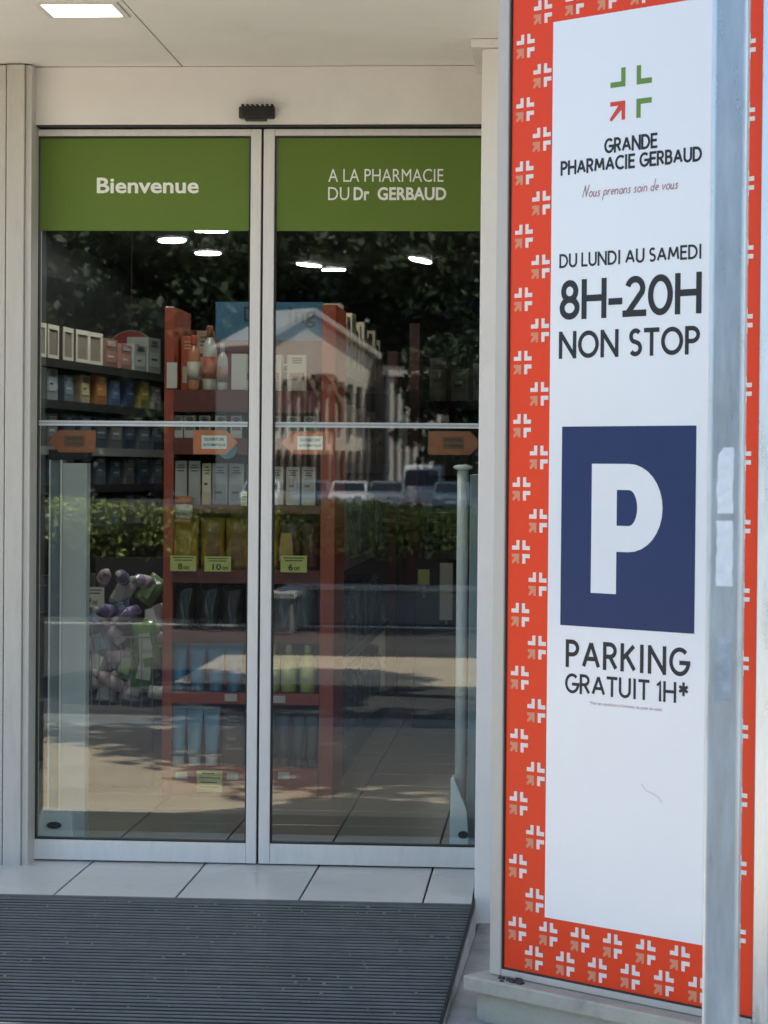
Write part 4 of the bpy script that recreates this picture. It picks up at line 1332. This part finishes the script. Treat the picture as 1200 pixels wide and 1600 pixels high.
def make_tree(label, x, y, z0, h, crown_z0, cr_r, n_leaf, size, group=None, seed=1, clumps=26):
    r_ = np.random.default_rng(seed)
    o = thing('tree', label, 'tree', (x, y, z0), 0, group)
    tm = MB()
    top = crown_z0 - z0
    tube_mesh(tm, [(0, 0, -.1), (.05, .03, top * .5), (.0, .0, top * 1.05), (.1, 0, (top + h) * .5)], [h * .022, h * .017, h * .014, h * .006], 10)
    for k in range(7):
        a = 2 * PI * k / 7 + r_.uniform(0, .6)
        zz = top * r_.uniform(.9, 1.25)
        tube_mesh(tm, [(0, 0, zz), (math.cos(a) * cr_r * .4, math.sin(a) * cr_r * .4, zz + (h - top) * .25), (math.cos(a) * cr_r * .8, math.sin(a) * cr_r * .8, zz + (h - top) * .4)], [h * .009, h * .006, h * .003], 6)
    part('trunk', tm, M['bark'], o, smooth=True, local=True)
    cz, hz = (top + h) / 2, (h - top) / 2
    cen = []
    while len(cen) < clumps:
        p = r_.uniform(-1, 1, 3)
        if .35 < np.linalg.norm(p) < 1.0: cen.append(p)
    cen = np.array(cen) * np.array((cr_r, cr_r, hz)) + np.array((0, 0, cz))
    which = r_.integers(0, clumps, n_leaf)
    d = r_.normal(size=(n_leaf, 3)); d /= np.linalg.norm(d, axis=1)[:, None]
    rad = cr_r * .36 * r_.uniform(.25, 1, n_leaf)[:, None] ** .5
    pts = cen[which] + d * rad * np.array((1, 1, .75))
    c = link('crown', leaf_mesh('crown', pts, size, M['leaf'], .2), o)
    return o


GT = 'trees across the street'
make_tree('street tree with a broad crown in the planter opposite the entrance', 1.7, -15.9, -.26, 8.8, 2.7, 2.8, 17000, .17, None, 3, 34)
make_tree('slim tree on the parking behind the photographer', .6, -7.7, -.26, 7.5, 3.9, 1.35, 6000, .16, None, 5, 20)
make_tree('tree on the pavement right of the tall sign', 3.85, -3.95, -.13, 8.2, 3.6, 2.6, 26000, .17, None, 6, 44)
make_tree('tree at the left end of the planter hedge opposite the entrance', -7.4, -20.0, -.26, 8.8, 3.3, 2.9, 12000, .18, None, 8, 30)
base = make_tree('dense tree directly left of the pale gable across the street', -33, -150, -.78, 19, 1.2, 5.6, 9000, .75, GT, 11, 40)
for k, (x, y, s) in enumerate(((-25.5, -146, 1.0), (-19.5, -152, 1.05), (-13.0, -150, 1.1), (-6.5, -148, 1.0), (-.5, -140, .95), (-41, -148, 1.0), (6.5, -138, .9), (-49, -145, 1.0), (-5.0, -118, .5), (-2.2, -112, .45), (-29, -157, 1.2), (-37, -156, 1.25), (-23, -158, 1.2))):
    c = copy_tree(base)
    c['label'] = ('dense tree behind the left gable end', 'dense tree behind the gabled building ridge', 'dense tree behind the white columns', 'dense tree behind the white van', 'dense tree right of the parked cars', 'dense tree left of the gabled building', 'rightmost dense tree across the street', 'leftmost dense tree across the street', 'small tree just right of the white van', 'small tree right of the parked dark blue car', 'rear dense tree in the gap left of the gable', 'rear dense tree further left of the gable', 'rear dense tree behind the gabled roof')[k]
    c.location = (x, y, -.78)
    c.scale = (s, s, s)
    c.rotation_euler = (0, 0, k * 1.1)

# planter with hedge
pw = thing('planter_wall', 'low pale planter wall in front of the clipped hedge opposite', 'wall', (-2.4, -15, -.26))
part('wall_front', bx(-2.42, -.35, -15.15, -14.95, -.258, .06), M['concrete'], pw, bevel=.01)  # darker material carries the shade on the wall's front
part('wall_wing', bx(-2.42, -2.24, -14.949, -13.4, -.258, .06), M['concrete'], pw, bevel=.01)
part('sunlit_coping', MB().box(-2.45, -.32, -15.18, -14.92, .0605, .105).box(-2.45, -2.21, -14.9195, -13.37, .0605, .105), M['kerb'], pw)  # paler material carries the sunlit top edge of the wall
n = 34000
pts = np.stack([rng.uniform(-9.5, 1.8, n), rng.uniform(-16.7, -15.5, n), rng.uniform(-.1, .80, n)], 1)
pts[:, 2] += .05 * np.sin(pts[:, 0] * 2.3) + .03 * np.sin(pts[:, 0] * 7.1) - .05
pts[:, 2] = .30 + .50 * rng.random(n) ** .55  # leaves gathered at the top so the hedge foot reads as shade
face = rng.random(n)
pts[face < .35, 1] = -15.5 + rng.normal(0, .05, (face < .35).sum())
pts[(face > .35) & (face < .7), 2] = .76 + .05 * np.sin(pts[(face > .35) & (face < .7), 0] * 2.3) + rng.normal(0, .035, ((face > .35) & (face < .7)).sum())
hg = thing('hedge', 'long clipped green hedge across the road from the entrance', 'hedge', (-4, -16.1, -.26))
b_ = wpos(hg)
hp_ = link('foliage', leaf_mesh('foliage', pts - np.array((b_.x, b_.y, b_.z)), .058, M['hedge']), hg)
part('shade_core', bx(-9.4, 1.7, -16.6, -15.60, -.258, .66), M['bark'], hg)  # dark core colour stands in for the shade low in the hedge


# far wood closing the view behind the trees
n = 16000
pts = np.stack([rng.uniform(-95, 30, n), rng.uniform(-168, -160, n), -.78 + 6.5 * rng.random(n) ** .8], 1)
pts[:, 2] += 1.2 * np.sin(pts[:, 0] * .35) * (pts[:, 2] > 2)
tag(link('far_wood', leaf_mesh('far_wood', pts, 1.3, M['leaf'])), kind='stuff')

# buildings
bd = thing('gabled_building', 'pale gabled building with dark vertical louvres far across the street', 'building', (-16.3, -130, -.78))
part('wall', MB().prism([(-21, -.78), (-11.9, -.78), (-11.9, 7.6), (-16.6, 10.0), (-21, 7.7)], -129, -126), M['facade'], bd)
part('roof', MB().prism([(-21.3, 7.72), (-16.6, 10.02), (-11.6, 7.62), (-11.6, 7.95), (-16.6, 10.35), (-21.3, 8.05)], -129.2, -125.6), M['roof_tile'], bd)
for k in range(13):
    x = -20.6 + k * .68
    part('louvre', bx(x, x + .20, -125.99, -125.75, 3.6 if k % 2 else 3.2, 6.6 - .12 * abs(k - 6)), M['facade_dark'], bd)
for k in range(15):
    x = -20.7 + k * .58
    part('post', bx(x, x + .16, -125.99, -125.7, -.78, 2.3), M['facade_dark'], bd)
b2_ = thing('colonnade_building', 'brown building with tall white columns beside the pale gabled one', 'building', (-10, -132, -.78))
part('wall', bx(-11.6, -6.4, -140, -130, -.78, 7.2), M['facade_dark'], b2_)
for k in range(7):
    x = -11.4 + k * .62
    part('column', bx(x, x + .30, -129.99, -129.6, -.78, 6.6 - .25 * (k % 3)), M['white_wall'], b2_)
part('cornice', bx(-11.7, -6.3, -129.98, -129.4, 6.62, 6.95), M['white_wall'], b2_)
part('door', bx(-8.9, -7.9, -129.99, -129.9, -.78, 1.4), M['win'], b2_)

bd.rotation_euler.z = R(-45)
b2_.rotation_euler.z = R(-45)

# palms in front
pm = None
for k, (x, y, h) in enumerate(((-11.9, -108, 6.3), (-11.2, -109, 6.6), (-10.5, -107, 6.0))):
    if pm is None:
        pm = thing('palm', 'leftmost thin palm in front of the pale gabled building', 'palm', (x, y, -.78), 0, 'palms before the gabled building')
        t_ = MB(); tube_mesh(t_, [(0, 0, 0), (.08, 0, 3), (0, 0, 6.3)], [.11, .085, .07], 8)
        part('trunk', t_, M['bark'], pm, smooth=True, local=True)
        fr = MB()
        for i in range(16):
            a = 2 * PI * i / 16 + random.uniform(-.1, .1); e = random.uniform(-.5, .7)
            q = [Vector((math.cos(a) * s_ * 1.1, math.sin(a) * s_ * 1.1, 6.3 + e * s_ - 1.0 * s_ * s_)) for s_ in (0, .35, .7, 1.0)]
            sd = Vector((-math.sin(a), math.cos(a), 0))
            vs = []
            for p, ww in zip(q, (.05, .20, .16, .02)): vs += [tuple(p + sd * ww), tuple(p - sd * ww)]
            fr.add(vs, [(2 * j, 2 * j + 1, 2 * j + 3, 2 * j + 2) for j in range(3)])
        part('crown', fr, M['leaf'], pm, local=True)
    else:
        c = copy_tree(pm); c['label'] = ('', 'middle thin palm in front of the pale gabled building', 'rightmost thin palm in front of the pale gabled building')[k]; c.location = (x, y, -.78); c.scale = (1, 1, h / 6.3); c.rotation_euler = (0, 0, k * .7)


# cars: nose towards the shop (+Y)
def car(label, x, y, paint, van=False, rz=0.0):
    o = thing('parked_van' if van else 'parked_car', label, 'van' if van else 'car', (x, y, -.775), rz, 'vehicles parked across the street')
    if van:
        L_, W_, H_ = 4.9, 1.95, 2.25
        prof = [(2.45, .35), (2.45, .95), (1.75, 1.15), (1.05, 2.05), (.7, H_), (-2.40, H_), (-2.45, .35)]
        wind = [(1.72, 1.2), (1.08, 2.0)]
    else:
        L_, W_, H_ = 4.1, 1.75, 1.47
        prof = [(2.05, .32), (2.03, .70), (1.80, .84), (1.10, .95), (.45, 1.40), (.0, H_), (-1.2, H_ - .04), (-1.85, .95), (-2.03, .85), (-2.05, .32)]
        wind = [(1.06, .99), (.48, 1.38)]
    def half(z): return W_ / 2 * (1 - .10 * max(0, (z - .9)) / .6 if not van else 1 - .05 * max(0, z - 1) / 1.2)
    rings = [[(-half(z), y_, z) for y_, z in prof], [(half(z), y_, z) for y_, z in prof]]
    part('body', MB().loft(rings), M[paint], o, local=True, bevel=.04)
    (y1, z1), (y2, z2) = wind
    w1, w2 = half(z1) * .90, half(z2) * .88
    e = .025
    part('windscreen', MB().loft([[(-w1, y1 + e, z1), (w1, y1 + e, z1), (w2, y2 + e, z2), (-w2, y2 + e, z2)], [(-w1, y1 - .01, z1), (w1, y1 - .01, z1), (w2, y2 - .01, z2), (-w2, y2 - .01, z2)]]), M['car_glass'], o, local=True)
    for s_ in (-1, 1):
        zz0, zz1 = (1.2, 1.85) if van else (.98, 1.36)
        part('side_window', MB().loft([[(s_ * (half(zz0) + .006), a_, zz0), (s_ * (half(zz0) + .006), b_, zz0), (s_ * (half(zz1) + .006), d_, zz1), (s_ * (half(zz1) + .006), c_, zz1)] if q == 0 else
                                       [(s_ * (half(zz0) - .02), a_, zz0), (s_ * (half(zz0) - .02), b_, zz0), (s_ * (half(zz1) - .02), d_, zz1), (s_ * (half(zz1) - .02), c_, zz1)]
                                       for q in (0, 1) for a_, b_, c_, d_ in (((1.45, .3, 1.0, .3) if van else (.92, -1.5, .42, -1.25)),)]), M['car_glass'], o, local=True)
        fy = 2.46 if van else 2.05
        part('headlight', bx(s_ * W_ * .32 - .14, s_ * W_ * .32 + .14, fy - .05, fy + .012, .62, .78), M['headlamp'], o, local=True, bevel=.01)
        for wy in (1.3, -1.3):
            wh = part('wheel', MB().loft([[(s_ * xx, wy + r_ * math.cos(2 * PI * i / 18), .31 + r_ * math.sin(2 * PI * i / 18)) for i in range(18)] for xx, r_ in ((W_ / 2 - .2, .31), (W_ / 2 + .01, .31))]), M['tyre'], o, local=True)
            part('rim', MB().loft([[(s_ * xx, wy + r_ * math.cos(2 * PI * i / 14), .31 + r_ * math.sin(2 * PI * i / 14)) for i in range(14)] for xx, r_ in ((W_ / 2 + .0105, .2), (W_ / 2 + .02, .17))]), M['car_silver'], wh, local=True)
    part('number_plate', bx(-.26, .26, (2.455 if van else 2.052), (2.47 if van else 2.066), .45, .56), M['car_white'], o, local=True)
    return o


car('pale silver car parked at the left end of the row across the street', -13.5, -104, 'car_white')
car('blue grey car in the row parked across the street', -11.3, -105, 'car_blue')
car('white roofed car in the middle of the row parked across the street', -9.4, -104, 'car_white')
car('silver car next to the white van across the street', -7.9, -108, 'car_silver')
car('white van parked at the right end of the row across the street', -6.5, -114, 'car_white', van=True)
car('dark blue car parked in front of the white van', -4.6, -104, 'car_blue')

bpy.context.view_layer.update()
